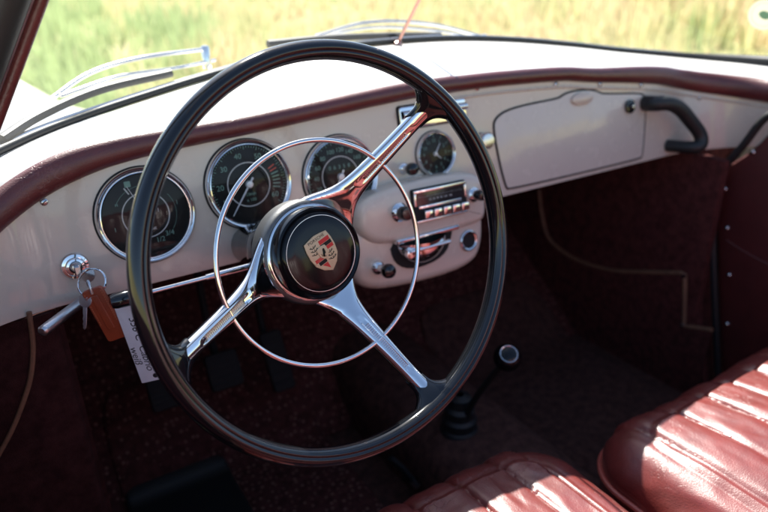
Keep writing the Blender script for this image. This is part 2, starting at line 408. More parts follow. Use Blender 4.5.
# ---- gauges
def ringmesh(mb, r, w, z, seg=72, mi=0, a0=0, a1=360):
    n = max(2, int(seg * (a1 - a0) / 360)); vs = []; fs = []
    for k in range(n + 1):
        a = math.radians(a0 + (a1 - a0) * k / n)
        vs += [(math.cos(a) * (r - w / 2), math.sin(a) * (r - w / 2), z), (math.cos(a) * (r + w / 2), math.sin(a) * (r + w / 2), z)]
        if k: fs.append((2 * k - 2, 2 * k - 1, 2 * k + 1, 2 * k))
    mb.add(vs, fs, mi)
def tick(mb, r0, r1, ang, w, z, mi=0):
    a = math.radians(ang); c, s = math.cos(a), math.sin(a)
    mb.add([(c * r0 - s * w, s * r0 + c * w, z), (c * r0 + s * w, s * r0 - c * w, z), (c * r1 + s * w, s * r1 - c * w, z), (c * r1 - s * w, s * r1 + c * w, z)], [(0, 1, 2, 3)], mi)
def gauge(name, label, x, y, R, kind, hands):
    g = bpy.data.objects.new(name, None); C.objects.link(g); g.parent = dash; g.matrix_local = TR(x, y, 0); g['label'] = label; g.empty_display_size = .02
    m_ = MB(); m_.lathe([(R * .86, .002), (R * .86, .0045), (R * .885, .0065), (R * .90, .0062), (R * .915, .0085), (R * .955, .0098), (R * .985, .0082), (R, .004), (R, -.001)], 96)
    m_.build('bezel', M['chrome'], g)
    m_ = MB(); m_.lathe([(R * .995, .0002), (R * 1.025, .0012), (R * 1.03, .0), (R * 1.03, -.002)], 72); m_.build('gasket', M['rubber'], g)
    d = MB(); r = R * .87
    d.lathe([(0, .001), (r, .001), (r, .006)], 72, mi=0)
    z = .00125; mats = [M['dial'], M['dialmark'], M['dialwhite'], M['dialred']]
    def tx(s, rr, ang, size, mi=1):
        a = math.radians(ang); textinto(d, s, size, TR(math.cos(a) * rr, math.sin(a) * rr, z + .0002), mi)
    if kind == 'rev':
        ringmesh(d, R * .49, R * .022, z, mi=2)
        for k in range(0, 61):
            a = 215 - k * 4.2; tick(d, r * (.9 if k % 5 == 0 else .94), r * .985, a, .0004, z, 1)
        for k, s in enumerate(('10', '20', '30', '40', '50', '60')): tx(s, r * .76, [208, 178, 141, 103, 62, -30][k], R * .17)
        for k in range(7): tick(d, r * .66, r * .86, 28 - k * 7, .0008, z, 3 if k < 2 else 1)
        tx('1/min', r * .25, -90, R * .11); tx('x 100', r * .40, -90, R * .10)
        for px_, py_, t in ((-.1, 0, 0),): pass
    elif kind == 'speed':
        ringmesh(d, R * .49, R * .022, z, mi=2)
        for k in range(0, 51): tick(d, r * (.9 if k % 2 == 0 else .94), r * .985, 225 - k * 5.2, .0004, z, 1)
        for k in range(1, 11): tx(str(k * 20), r * .74, 222 - k * 23, R * .145)
        for k, s in enumerate('06358'):
            textinto(d, s, R * .13, TR((k - 2) * R * .13, R * .24, z + .0002), 1)
        tx('km/h', r * .34, -90, R * .12)
    elif kind == 'combi':
        ringmesh(d, R * .47, R * .020, z, mi=2)
        d.prism(rrect(-.017, .036, -.010, .043, .0008), z, z + .0001, mi=1)
        tick(d, r * .62, r * .80, 117, .0007, z, 2); tick(d, r * .62, r * .80, 66, .0007, z, 2)
        ringmesh(d, R * .62, R * .006, z, mi=1, a0=95, a1=150); ringmesh(d, R * .62, R * .006, z, mi=1, a0=-40, a1=35)
        tx('1', r * .78, 196, R * .13); tx('1', r * .30, 12, R * .13, 2); tx('1', r * .78, 12, R * .13); tx('1/2', r * .68, -72, R * .15); tx('3/4', r * .70, -50, R * .15)
        tx('TANK', r * .36, -80, R * .075, 2); tx('R', r * .8, 62, R * .12)
        tx('OIL', r * .32, 110, R * .07, 2); tx('H', r * .7, 150, R * .08); tx('C', r * .7, 236, R * .08)
    else:
        for k in range(12): tick(d, r * .82, r * .95, k * 30, .0005, z, 1)
        for k in range(1, 13): tx(str(k), r * .66, 90 - k * 30, R * .21)
    d.build('dial', mats, g, smooth=False)
    for ang, ln, w in hands:
        n_ = MB(); a = math.radians(ang); c, s = math.cos(a), math.sin(a)
        b0, b1 = -ln * .22, ln
        n_.add([(c * b0 - s * w * 1.4, s * b0 + c * w * 1.4, .0030), (c * b0 + s * w * 1.4, s * b0 - c * w * 1.4, .0030), (c * b1 + s * w * .5, s * b1 - c * w * .5, .0030), (c * b1 - s * w * .5, s * b1 + c * w * .5, .0030),
                (c * b0, s * b0, .0036), (c * b1, s * b1, .0034)], [(0, 3, 5, 4), (1, 4, 5, 2), (0, 1, 2, 3)])
        n_.build('needle', M['needle'], g)
    n_ = MB(); n_.lathe([(R * .085, .001), (R * .085, .0038), (R * .07, .0052), (0, .0058)], 24); n_.build('needle_cap', M['needle'], g)
    n_ = MB(); n_.lathe([(R * .865, .0060), (R * .5, .0072), (0, .0078)], 48); n_.build('glass', M['gaugeglass'], g)
    return g
gauge('gauge', 'round fuel and temperature gauge with chrome bezel', 0, 0, .0575, 'combi', [(112, .040, .0006)])
gauge('gauge', 'round rev counter with needle and red marks', .1323, .0131, .0575, 'rev', [(232, .046, .0010)])
gauge('gauge', 'round speedometer right of the rev counter', .2646, 0, .0575, 'speed', [(238, .046, .0010)])
gauge('clock', 'small round clock in chrome bezel', .4275, .0065, .0345, 'clock', [(55, .018, .0009), (-40, .013, .0010)])

# ---- ashtray lid bar above the clock
g = bpy.data.objects.new('ashtray', None); C.objects.link(g); g.parent = dash; g.matrix_local = TR(.431, .066, 0)
m_ = MB(); m_.prism(rrect(-.063, -.018, .063, .018, .005), -.004, .002, .001); m_.build('surround', M['blackmat'], g)
m_ = MB(); m_.prism(rrect(-.0605, -.016, .0605, .016, .004), 0, .006, .0022); m_.build('lid', M['chrome'], g)
m_ = MB(); m_.grid(lambda i, j: V(-.058 + .116 * i, .004 + .006 * math.cos(j * PI), .006 + .008 * math.sin(j * PI)), 12, 12); m_.build('lip', M['chrome'], g)
# ---- plain chrome knob right of the clock, black pull knob left of it
m_ = MB(); m_.lathe([(.013, -.001), (.0135, .002), (.012, .004), (.0135, .012), (.0135, .016), (.011, .0195), (0, .021)], 36); m_.build('pull_knob', M['chrome2'], dash, matrix=TR(.519, .0125, 0))
def stalkknob(u, v, w0, ln, r, name='pull_knob', label=None):
    g = bpy.data.objects.new(name, None); C.objects.link(g); g.parent = dash; g.matrix_local = TR(u, v, w0)
    if label: g['label'] = label
    m_ = MB(); m_.lathe([(r * .95, -.001), (r, .003), (r * .85, .006), (r * .5, .008), (r * .42, .012), (r * .42, ln)], 28); m_.build('ferrule', M['chrome'], g)
    m_ = MB(); m_.lathe([(r * .45, ln - .002), (r * .6, ln + .002), (r * .95, ln + .007), (r * 1.0, ln + .012), (r * .85, ln + .017), (r * .4, ln + .0195), (0, ln + .020)], 28); m_.build('knob', M['black'], g)
    return g
stalkknob(.368, -.006, 0, .014, .0095)

# ---- glovebox lid with its lock
g = bpy.data.objects.new('glovebox', None); C.objects.link(g); g.parent = dash
lidpoly = [(.905, -.072), (.918, .028), (.912, .040), (.898, .045), (.80, .054), (.792, .058), (.775, .064), (.745, .067), (.715, .066), (.70, .062), (.692, .0585), (.62, .057), (.575, .053), (.552, .044), (.545, .030), (.553, -.030), (.562, -.070), (.568, -.0745), (.895, -.0765)]
lidpoly = smoothpoly([(a, b) for a, b in lidpoly], 2)
if sum(a[0] * b[1] - b[0] * a[1] for a, b in zip(lidpoly, lidpoly[1:] + lidpoly[:1])) < 0: lidpoly = lidpoly[::-1]
m_ = MB(); m_.prism(lidpoly, -.003, .0018, .0015); m_.build('lid', M['lid'], g)
m_ = MB(); m_.tube([(a, b, .0006) for a, b in lidpoly], .0020, 6, closed=True); m_.build('gap_shade', M['blackmat'], g)  # black tube stands in for the shade in the gap round the lid
m_ = MB(); m_.lathe([(.012, .003), (.0125, .0065), (.0115, .008), (.007, .0085), (.0065, .012), (.0045, .0135), (0, .0135)], 32); m_.build('lock', [M['black']], g, matrix=TR(.868, .024, 0))
m_ = MB(); m_.lathe([(.0035, .0134), (.003, .0148), (0, .015)], 20); m_.build('lock_barrel', M['chrome'], g, matrix=TR(.868, .024, 0))
m_ = MB(); m_.lathe([(.021, .0035), (.020, .012), (.010, .0155), (0, .0155)], 32)
m_.build('finger_pull', M['paint'], g, matrix=TR(.746, .052, -.006) @ Matrix.Scale(.55, 4, (0, 1, 0)) @ Matrix.Scale(1.25, 4, (1, 0, 0)))

# ---- grab handle (black, bent round)
pts = smoothpoly([V(.914, .025, -.004), V(.908, .023, .028), V(.930, .022, .040), V(.956, .009, .045), V(.984, -.020, .048), V(1.006, -.044, .052), V(1.006, -.066, .056), V(.990, -.070, .050), V(.980, -.064, .0)], 2, False)
m_ = MB(); m_.tube(pts, lambda t: .0142 - .0025 * t, 18); m_.build('grab_handle', M['rubber'], dash)

# ---- centre pod
pod_hi = smoothpoly([(.262, -.056), (.268, -.036), (.30, -.026), (.37, -.020), (.44, -.023), (.478, -.030), (.490, -.05), (.488, -.100), (.470, -.108), (.40, -.108), (.335, -.106), (.285, -.100), (.262, -.078)], 3)[::-1]
pod_lo = smoothpoly([(.250, -.060), (.250, -.135), (.262, -.160), (.30, -.172), (.39, -.178), (.455, -.174), (.480, -.155), (.490, -.110), (.485, -.060)], 3)
def ccw(p): return p if sum(a[0] * b[1] - b[0] * a[1] for a, b in zip(p, p[1:] + p[:1])) > 0 else p[::-1]
m_ = MB(); m_.prism(ccw(pod_hi), -.004, .041, .013); m_.build('radio_pod', M['paint'], dash)
m_ = MB(); m_.prism(ccw(pod_lo), -.030, .030, .014); m_.build('switch_pod', M['paint'], dash)
# radio
g = bpy.data.objects.new('radio', None); C.objects.link(g); g.parent = dash; g.matrix_local = TR(.397, -.0575, .041) @ RZ(-1)
m_ = MB(); m_.prism(rrect(-.048, -.0245, .048, .0245, .003), 0, .006, .0015); m_.build('faceplate', M['blackmat'], g)
fr = MB()
for a, b in (((-.0465, .0185, ), (.0465, .0228)), ((-.0465, .0), (-.043, .0184)), ((.043, .0), (.0465, .0184)), ((-.040, -.0045), (.036, -.0005)), ((-.046, -.0238), (.046, -.0210))):
    fr.prism(rrect(a[0], a[1], b[0], b[1], .0008, 3), .005, .0085, .0008)
fr.build('frame', M['chrome'], g)
m_ = MB(); m_.prism(rrect(-.0425, .0, .0425, .018, .001), .0055, .0066); 
for k in range(24): tick(m_, 0, .0022 if k % 3 else .004, 90, .00015, .0068, 1) if False else None
m_.build('display', M['screen'], g)
sc = MB()
for k in range(22):
    x_ = -.038 + k * .0036; h_ = .003 if k % 4 == 0 else .0016; sc.prism([(x_, .011), (x_ + .0004, .011), (x_ + .0004, .011 + h_), (x_, .011 + h_)], .0066, .0067)
textinto(sc, '54  60  70  90  120  160', .0042, TR(0, .0066, .0067))
sc.build('scale', M['dialwhite'], g, smooth=False)
for k in range(5):
    m_ = MB(); x_ = -.034 + k * .0165; m_.prism(rrect(x_, -.0190, x_ + .0140, -.0075, .0022, 3), .005, .014, .0012); m_.build('button', M['chrome'], g)
for u, r in ((.3275, .0115), (.462, .0095)):
    k_ = bpy.data.objects.new('radio_knob', None); C.objects.link(k_); k_.parent = dash; k_.matrix_local = TR(u, -.060, .041)
    m_ = MB(); m_.lathe([(r * 1.15, 0), (r * 1.2, .003), (r * .95, .006), (r * .8, .007), (r * .8, .010)], 32); m_.build('collar', M['chrome'], k_)
    m_ = MB(); m_.lathe([(r * .5, .009), (r * .85, .010), (r * .9, .020), (r * .75, .024), (0, .025)], 32); m_.build('knob', M['black'], k_)
# fold-out ashtray below the radio
g = bpy.data.objects.new('ashtray', None); C.objects.link(g); g.parent = dash; g.matrix_local = TR(.370, -.118, .030) @ Matrix.Scale(1.14, 4); g['label'] = 'polished chrome scoop ashtray under the radio'
m_ = MB(); m_.prism(ccw(smoothpoly([(-.052, .018), (.046, .020), (.046, .004), (.030, -.024), (-.020, -.030), (-.048, -.016)], 2)), -.002, .003, .001); m_.build('backplate', M['blackmat'], g)
def scoop(i, j):
    a = -PI * .05 + i * PI * 1.1; b = j * PI / 2
    return V(-.006 - .037 * math.cos(a) * math.cos(b * .999) * (1 - .08 * math.sin(a)), .006 - .028 * max(-.1, math.sin(a)) * math.cos(b * .999) ** .8, .003 + .021 * math.sin(b))
m_ = MB(); m_.grid(scoop, 40, 14); m_.build('scoop', M['chrome'], g)
for k in range(1):
    m_ = MB(); m_.grid(lambda i, j: V(-.036 + .062 * i, .001 - k * .010 + .0028 * math.cos(j * PI), .019 - k * .004 + .006 * math.sin(j * PI)), 14, 10); m_.build('rib', M['chrome'], g)
m_ = MB(); m_.prism(rrect(-.046, .010, .052, .017, .002), .003, .012, .003); m_.build('lip', M['chrome'], g)
m_ = MB(); m_.lathe([(.006, 0), (.007, .004), (.006, .010), (.0, .012)], 20); m_.build('button', M['chrome'], g, matrix=TR(-.034, -.002, .012))
# vent hole with a metal ring
g = bpy.data.objects.new('socket', None); C.objects.link(g); g.parent = dash; g.matrix_local = TR(.452, -.131, .030)
m_ = MB(); m_.lathe([(.0115, .0005), (.012, .003), (.0145, .0045), (.0165, .003), (.017, -.001)], 40); m_.build('ring', M['chrome2'], g)
m_ = MB(); m_.lathe([(0, .0007), (.0116, .0009)], 32); m_.build('inner', M['blackmat'], g)
stalkknob(.287, -.133, .030, .020, .0105)

# ---- ignition lock
g = bpy.data.objects.new('ignition_lock', None); C.objects.link(g); g.parent = dash; g.matrix_local = TR(-.0885, -.0418, 0)
m_ = MB(); m_.lathe([(.0150, -.001), (.0155, .002), (.014, .004), (.0115, .0045), (.011, .0025), (.0105, .0025), (.0105, .007), (.0095, .009), (.007, .0095), (.0065, .006)], 48); m_.build('bezel', M['chrome'], g)
m_ = MB(); m_.lathe([(0, .013), (.004, .0125), (.0062, .010), (.0065, .004)], 32); m_.build('barrel', M['chrome2'], g)

# ================================================================== STEERING WHEEL
W0 = V(.1328, -.263, .005); WN = V(.04834205, -.96395698, .26162947); WA = V(.99874488, .05008665, 0); WB = V(-.01310414, .26130109, .96516839)
wheel = empty('steering_wheel', 'large thin rimmed black steering wheel with three chrome spokes and horn ring', 'steering wheel', frame(W0, WA, WB, WN))
m_ = MB()
def rim(i, j):
    a = 2 * PI * i; b = 2 * PI * j; rx, rz = .0092, .0120
    cx = math.cos(b); sz = math.sin(b)
    k = 1.0
    if sz > 0:                                   # shallow finger groove on the inner face
        k = 1 - .13 * math.exp(-((b - PI * .60) / .14) ** 2)
    r = .1957 + rx * cx * k; z = rz * sz * k
    return V(math.cos(a) * r, math.sin(a) * r, z)
m_.grid(rim, 256, 40, True, True); rimo = m_.build('rim', M['black'], wheel)
SP = [44.5, -68, -165]
gaps = [112.5, 97, 150.5]                        # from spoke k clockwise to the next
def side(k): # half sector angles (ccw side, cw side)
    return (gaps[(k - 1) % 3] / 2, gaps[k] / 2)
RH = .052
def hz(r): return -.096 + .0 * r + lerp([(.03, 0), (.052, .004), (.075, .016), (.12, .045), (.16, .070), (.187, .088), (.2, .094)], r)
for k in range(3):
    ang = math.radians(SP[k]); sl, sr = map(math.radians, side(k))
    def hw(r, s):
        w = .0092 + .0060 * max(0, (.16 - r) / .11) ** 1.5
        base = math.asin(min(.99, w / r)); q = 1.0 if r < RH else math.exp(-((r - RH) / .0085) ** 1.0)
        return base + (s - base) * q
    def sp(i, j, top=True):
        r = .030 + (.178 - .030) * i; v = j * 2 - 1; s = sl if v > 0 else sr
        a = ang + v * hw(r, s)
        hwid = hw(r, s) * r
        th = .0105
        edge = 1 - abs(v) ** (2.0 + 6 * max(0, (.075 - r) / .045))
        # groove along the middle of the spoke
        gr = .0026 * math.exp(-(v / .30) ** 4) * (1 if .085 < r < .160 else 0) * min(1, (r - .085) / .01 if r > .085 else 0) * min(1, max(0, (.160 - r) / .01))
        z = hz(r) + (th * math.sqrt(max(0, edge)) - gr if top else -.004 * math.sqrt(max(0, edge)))
        return V(math.cos(a) * r, math.sin(a) * r, z)
    m_ = MB(); m_.grid(lambda i, j: sp(i, j), 90, 41); m_.grid(lambda i, j: sp(i, j, False), 90, 41)
    spo = m_.build('spoke', M['chrome'], wheel, angle=60)
    # ribbed inlay in the groove
    m_ = MB(); n_ = 26
    c, s = math.cos(ang), math.sin(ang)
    for q in range(n_):
        r0 = .098 + q * .0021; z0 = hz(r0) + .0080
        m_.tube([V(c * r0 - s * t * .0032, s * r0 + c * t * .0032, z0) for t in (-1, 1)], .0007, 6)
    m_.build('ribbed_inlay', M['chrome2'], spo)
    # black socket flaring into the rim
    def so(i, j):
        r = .1665 + (.196 - .1665) * i; b = 2 * PI * j
        t = max(0, (r - .171) / .025); w = .0108 + .040 * t ** 2.4
        hgt = .0085 + .002 * t
        x = math.cos(b); y = math.sin(b)
        a = ang + math.copysign(abs(x) ** .8, x) * w / r
        rr = r + (0 if t < .99 else 0)
        z = hz(.150 + (r - .150) * 1.0) * (1 - t * .75) + hgt * y * (1 - .15 * t)
        if i == 0: a = ang + (a - ang) * .98
        return V(math.cos(a) * rr, math.sin(a) * rr, z)
    m_ = MB(); m_.grid(so, 22, 32, False, True)
    m_.build('spoke_socket', M['black'], wheel, angle=70)
# hub
m_ = MB(); m_.lathe([(.057, -.110), (.058, -.092), (.0575, -.083), (.055, -.080), (.0525, -.079)], 96); m_.build('hub', M['hub'], wheel)
m_ = MB(); m_.lathe([(.0522, -.085), (.0522, -.0775), (.0508, -.0765), (.0500, -.0765)], 96); m_.build('hub_ring', M['chrome'], wheel)
cap = MB(); cap.lathe([(.050, -.082), (.0498, -.066), (.0488, -.0615), (.0468, -.0600), (.0455, -.0612), (.0445, -.0618), (.0435, -.0605), (.0420, -.0590), (.0395, -.0580), (.030, -.0572), (0, -.0565)], 96)
M['cap'] = mat('horn_button_black', (.004, .0045, .006), rough=.12, coat=.15, spec=.28)
capo = cap.build('horn_button', M['cap'], wheel)
m_ = MB()
ringv = MB(); ringv.lathe([(.0397, -.0579), (.0400, -.0574), (.0405, -.0574), (.0408, -.0583)], 96); ringv.build('trim_ring', M['chrome2'], capo)
# crest on the button
cr = bpy.data.objects.new('crest', None); C.objects.link(cr); cr.parent = capo; cr.matrix_local = TR(0.001, 0.0, -.0566) @ RZ(20) @ Matrix.Scale(1.1, 4)
def shield(s, n=10):
    top = [(-.0135 * s, .0175 * s), (-.007 * s, .0188 * s), (0, .0198 * s), (.007 * s, .0188 * s), (.0135 * s, .0175 * s)]
    R_ = [(.0150 * s, .010 * s), (.0152 * s, .002 * s), (.0135 * s, -.007 * s), (.008 * s, -.0145 * s), (0, -.0195 * s)]
    L_ = [(-a, b) for a, b in R_[:-1]][::-1]
    return ccw(top[::1] + R_ + L_)
m_ = MB(); m_.prism(shield(1.0), 0, .0014, .0006); m_.build('shield', M['gold'], cr)
st = MB(); stb = MB()
def quad(mb, x0, y0, x1, y1, z=.00145): mb.prism([(x0, y0), (x1, y0), (x1, y1), (x0, y1)], .001, z)
quad(st, .0006, .0086, .0128, .0128); quad(st, .0006, .0010, .0133, .0046); quad(stb, .0006, .0048, .0132, .0084)
quad(st, -.0118, -.0048, -.0006, -.0012); quad(stb, -.0095, -.0086, -.0006, -.0050); st.prism(ccw([(-.0072, -.0090), (-.0006, -.0090), (-.0006, -.0160)]), .001, .00145)
st.build('red_stripes', M['enred'], cr, smooth=False); stb.build('black_stripes', M['enblack'], cr, smooth=False)
an = MB()
for ox, oy in ((-.0070, .0070), (.0062, -.0055)):
    for k in range(3):
        y_ = oy + (k - 1) * .0034
        an.tube(spline([(ox - .0045 + k * .0005, y_ + .0012, .0015), (ox, y_ - .0006, .0015), (ox + .0045 - k * .0005, y_ + .0010, .0015)], 4), .00035, 5)
        for q in (-.0025, .0002, .0028): an.tube([(ox + q, y_, .0015), (ox + q + .0008, y_ + .0016, .0015)], .0003, 5)
an.build('antlers', M['enblack'], cr)
m_ = MB(); m_.prism([(a * 1.0, b + .0008) for a, b in shield(.36)], .0012, .0021, .0004); m_.build('centre_shield', M['gold'], cr)
ho = MB()
ho.tube(spline([(-.0012, -.0028, .0022), (-.0006, -.0005, .0022), (.0006, .0012, .0022), (.0012, .0036, .0022), (.0022, .0042, .0022)], 5), lambda t: .0007 + .0006 * math.sin(PI * t), 6)
ho.tube([(.0006, .0010, .0022), (.0024, .0018, .0022)], .0003, 5); ho.tube([(.0004, .0002, .0022), (.0022, .0000, .0022)], .0003, 5)
ho.tube([(-.0010, -.0020, .0022), (.0008, -.0034, .0022)], .0003, 5); ho.tube([(-.0012, -.0026, .0022), (-.0026, -.0010, .0022), (-.0028, .0008, .0022)], .0003, 5)
ho.build('horse', M['enblack'], cr)
tx_ = MB(); textinto(tx_, 'PORSCHE', .0042, TR(0, .0156, .0015), spacing=1.1); tx_.build('lettering', M['enblack'], cr, smooth=False)
# horn ring
m_ = MB(); RR = .1165
m_.tube([V(math.cos(2 * PI * k / 160) * RR, math.sin(2 * PI * k / 160) * RR, -.0475) for k in range(160)], .0026, 12, closed=True)
hr = m_.build('horn_ring', M['chrome'], wheel)
for k in range(3):
    a = math.radians(SP[k]); c, s = math.cos(a), math.sin(a)
    m_ = MB(); m_.tube([V(c * .1165, s * .1165, -.0475), V(c * .1165, s * .1165, hz(.1165) - .001)], lambda t: .0032 + .002 * t, 14); m_.build('ring_post', M['chrome'], hr)

# ================================================================== STEERING COLUMN with turn signal stalk
AX = -WN
colroot = empty('steering_column', 'black steering column under the dash with chrome stalk on its left', 'steering column', loc=tuple(W0 + AX * .11))
inv = Matrix.Translation(-(W0 + AX * .11))
m_ = MB(); o_ = W0 + AX * .108 - (W0 + AX * .11)
m_.lathe([(.040, 0), (.043, .006), (.043, .05), (.040, .065), (.030, .075), (.026, .08), (.026, .34), (.019, .345), (.019, .75)], 48, o=o_, x=WA, y=WB, z=AX); m_.build('shroud', M['black'], colroot)
b0 = W0 + AX * .150 + V(-.035, 0, -.01) ; tip = V(-.048, -.105, -.052)
rel = lambda p: Vector(p) - (W0 + AX * .11)
st0 = V(.098, -.108, -.050)
m_ = MB(); m_.tube([rel(V(.105, -.10, -.04)), rel(st0), rel(st0.lerp(tip, .45))], lambda t: .0055 - .0015 * t, 14); m_.tube([rel(st0.lerp(tip, .44)), rel(tip)], .0028, 12); m_.build('turn_signal_stalk', M['chrome'], colroot)
m_ = MB(); d_ = (tip - st0).normalized(); uu = V(0, 0, 1) - d_ * d_.z; uu.normalize(); ww = d_.cross(uu)
e_ = rel(tip) - d_ * .006
m_.lathe([(0, 0), (.004, .0002), (.0075, .002), (.009, .006), (.0085, .022), (.0070, .027), (0, .029)], 24, o=e_, x=uu, y=ww, z=d_); m_.build('stalk_knob', M['black'], colroot)

# ================================================================== handbrake handle under the dash
A_ = aty(88, 297, -.020); B_ = aty(43, 331, -.085)
hb = MB(); hb.tube([A_.lerp(B_, -.6), A_.lerp(B_, .05), A_.lerp(B_, .97), B_], lambda t: .0058 if t < .95 else .0045, 18)
hb.lathe([(.0, 0), (.004, .0008), (.0058, .003)], 18, o=B_ + (B_ - A_).normalized() * .003, z=-(B_ - A_).normalized(), x=(0, 0, 1), y=V(0, 0, 1).cross((B_ - A_).normalized()))
tag(hb.build('handbrake_handle', M['alu']), 'plain silver metal handle sticking out below the dash beside the keys', 'handbrake')

# ================================================================== keys
K0 = DM @ V(-.0885, -.0418, .012)
def dashpt(px, py, off): return ray(px, py, DN * off, DN)
keyr = empty('key_bunch', 'chrome split ring with ignition key and small hanging key', 'keys', loc=tuple(K0))
kr = lambda p: Vector(p) - K0
rc = dashpt(91.5, 283, .050); rx_ = (CR * .9 + CU * -.2).normalized(); ry_ = (CU + CR * .25 + CF * .15).normalized()
m_ = MB()
m_.tube([kr(rc + rx_ * math.cos(t * PI / 40) * .0148 + ry_ * math.sin(t * PI / 40) * .0158 + CF * .0012 * math.sin(t * PI / 160)) for t in range(160)], .0010, 8); m_.build('split_ring', M['chrome'], keyr)
# ignition key head sticking out of the lock
m_ = MB(); kd = DN
m_.prism(rrect(-.0025, -.004, .0025, .004, .001), 0, .026, T=lambda p: kr(K0 + V(1, 0, 0) * p.x + DU * p.y + DN * (p.z - .004)))
khead = [(math.cos(t * PI / 12) * .009, math.sin(t * PI / 12) * .0085) for t in range(24)]
kdir = (dashpt(92, 277, .030) - K0).normalized()
ks = kdir.cross(CF).normalized()
m_.prism(khead, -.001, .001, .0004, T=lambda p: kr(K0 + kdir * (.019 + p.x) + ks * p.y + CF * p.z)); m_.build('ignition_key', M['chrome2'], keyr)
m_ = MB(); k1 = dashpt(85.5, 300, .058); kd2 = (dashpt(84.5, 337, .058) - k1).normalized(); ks2 = kd2.cross(CF).normalized()
T2 = lambda p: kr(k1 + kd2 * p.x + ks2 * p.y - CF * p.z)
m_.prism([(math.cos(t * PI / 14) * .0085, math.sin(t * PI / 14) * .0072) for t in range(28)], -.001, .001, .0005, T=T2)
m_.prism(ccw([(.006, .0022), (.026, .0022), (.031, .0018), (.033, 0), (.031, -.0018), (.029, -.0012), (.027, -.0022), (.024, -.0014), (.021, -.0022), (.018, -.0016), (.014, -.0022), (.006, -.0022)]), -.0008, .0008, .0003, T=T2)
m_.prism([(math.cos(t * PI / 8) * .0028 - .003, math.sin(t * PI / 8) * .0028) for t in range(16)], .0004, .0016, .0004, T=T2)
m_.build('hanging_key', M['alu'], keyr)
# fob
def flatthing(px, off_pts):
    pass
fa = dashpt(93, 292, .062); fb = dashpt(118, 337, .062); fd = (fb - fa); fl = fd.length; fd.normalize(); fs = fd.cross(CF).normalized(); fn_ = fs.cross(fd)
if fn_.dot(CF) > 0: fn_ = -fn_; 
fobm = frame(fa, fd, fs, fd.cross(fs))
sgn = 1 if fd.cross(fs).dot(CF) < 0 else -1
fob = empty('key_fob', 'tan leather key fob with stitched edge hanging from the key ring', 'key fob', fobm)
m_ = MB(); m_.prism(rrect(-.004, -.0115, fl + .002, .0115, .004), -.002, .002, .0012); m_.build('leather_body', M['tan'], fob)
m_ = MB(); m_.prism(rrect(.004, -.0045, fl * .8, .0035, .002), .0018, .0030, .0008); m_.build('embossed_strip', M['tan'], fob)
m_ = MB()
for k in range(14):
    for sy in (-.0092, .0092):
        m_.tube([V(.0 + k * .0028, sy, .0021 * sgn), V(.0016 + k * .0028, sy, .0021 * sgn)], .0004, 5)
m_.build('stitching', M['tanthread'], fob)
m_ = MB(); m_.tube(spline([V(.001, 0, .003), V(-.006, .001, .003), V(-.013, .001, 0), V(-.008, -.002, -.003), V(0, -.001, -.003)], 6), .0016, 8); m_.build('loop', M['alu'], fob)
# paper tag
ta = dashpt(127, 312, .075); tb = dashpt(152, 381, .075); td = tb - ta; tl = td.length; td.normalize(); ts = td.cross(CF).normalized()
if ts.dot(CR) < 0: ts = -ts           # ts points right in the photo
tn = td.cross(ts)                      # x=td (reading), y=ts (letters up)
tagm = frame(ta, td, ts, tn); tagr = empty('paper_tag', 'white handwritten paper tag hanging from the key fob', 'tag', tagm)
m_ = MB(); m_.prism(rrect(-.012, -.0115, tl, .0115, .001), -.0005, .0005, .0002); m_.build('card', M['paper'], tagr)
zf = .0006 if tn.dot(CF) < 0 else -.0006
w_ = MB()
TT = Matrix.Identity(4)
if zf < 0: TT = Matrix.Scale(-1, 4, (0, 0, 1))
textinto(w_, '356 C  Cabrio', .0120, TR(tl * .46, .0030, zf), shear=.25, spacing=.95); textinto(w_, 'weiß', .0115, TR(tl * .60, -.0072, zf), shear=.25); w_.build('handwriting', M['ink'], tagr, smooth=False)
m_ = MB(); m_.lathe([(0, zf * 1.05), (.0028, zf * 1.1), (.0028, 0)], 20, o=(tl - .006, .006, 0)); m_.build('punch_hole', M['ink'], tagr)
print('TAGFACE', tn.dot(CF), sgn)

# ================================================================== CAR BODY TUB
tub = empty('convertible', 'white open car with oxblood leather seats and dark red carpeted footwell', 'car', loc=(XC, 0, -.66))
off = V(-XC, 0, .66)
def tb_(mb, name, m, **k):
    mb.v = [tuple(Vector(v) + off) for v in mb.v]; return mb.build(name, m, tub, **k)
FLZ = -.62; KX0 = XC - .590; KX1 = XC + .575; DX0 = XC - .71; DX1 = XC + .635
m_ = MB(); prof = [(-1.75, .0), (-1.75, FLZ), (.22, FLZ), (.50, -.40), (.57, -.25), (.57, -.14)]
pp = [V(0, a, b) for a, b in prof]
m_.grid(lambda i, j: V(DX0 - .01 + (DX1 - DX0 + .02) * i, *(lambda q: (q.y, q.z))(pp[min(int(j * 5), 4)].lerp(pp[min(int(j * 5), 4) + 1], j * 5 - min(int(j * 5), 4)))), 2, 61)
tb_(m_, 'floor_pan', M['carpetblack'])
m_ = MB(); m_.grid(lambda i, j: V(DX0 + .07 + (DX1 - DX0 - .14) * i, .205 + (.50 - .205) * j, FLZ + .010 + (-.40 - FLZ) * j), 2, 2); m_.grid(lambda i, j: V(DX0 + .07 + (DX1 - DX0 - .14) * i, .50 + .06 * j, -.39 + .14 * j), 2, 2)
tb_(m_, 'toeboard_carpet', M['carpet'])
m_ = MB()
def tun(i, j):
    y = -1.7 + i * 2.25; a = j * PI; x = XC + .01 - math.copysign(abs(math.cos(a)) ** .6, math.cos(a)) * .115
    return V(x, y, FLZ + .13 * math.sin(a) ** .6)
m_.grid(tun, 40, 30); tb_(m_, 'tunnel', M['carpetblack'])
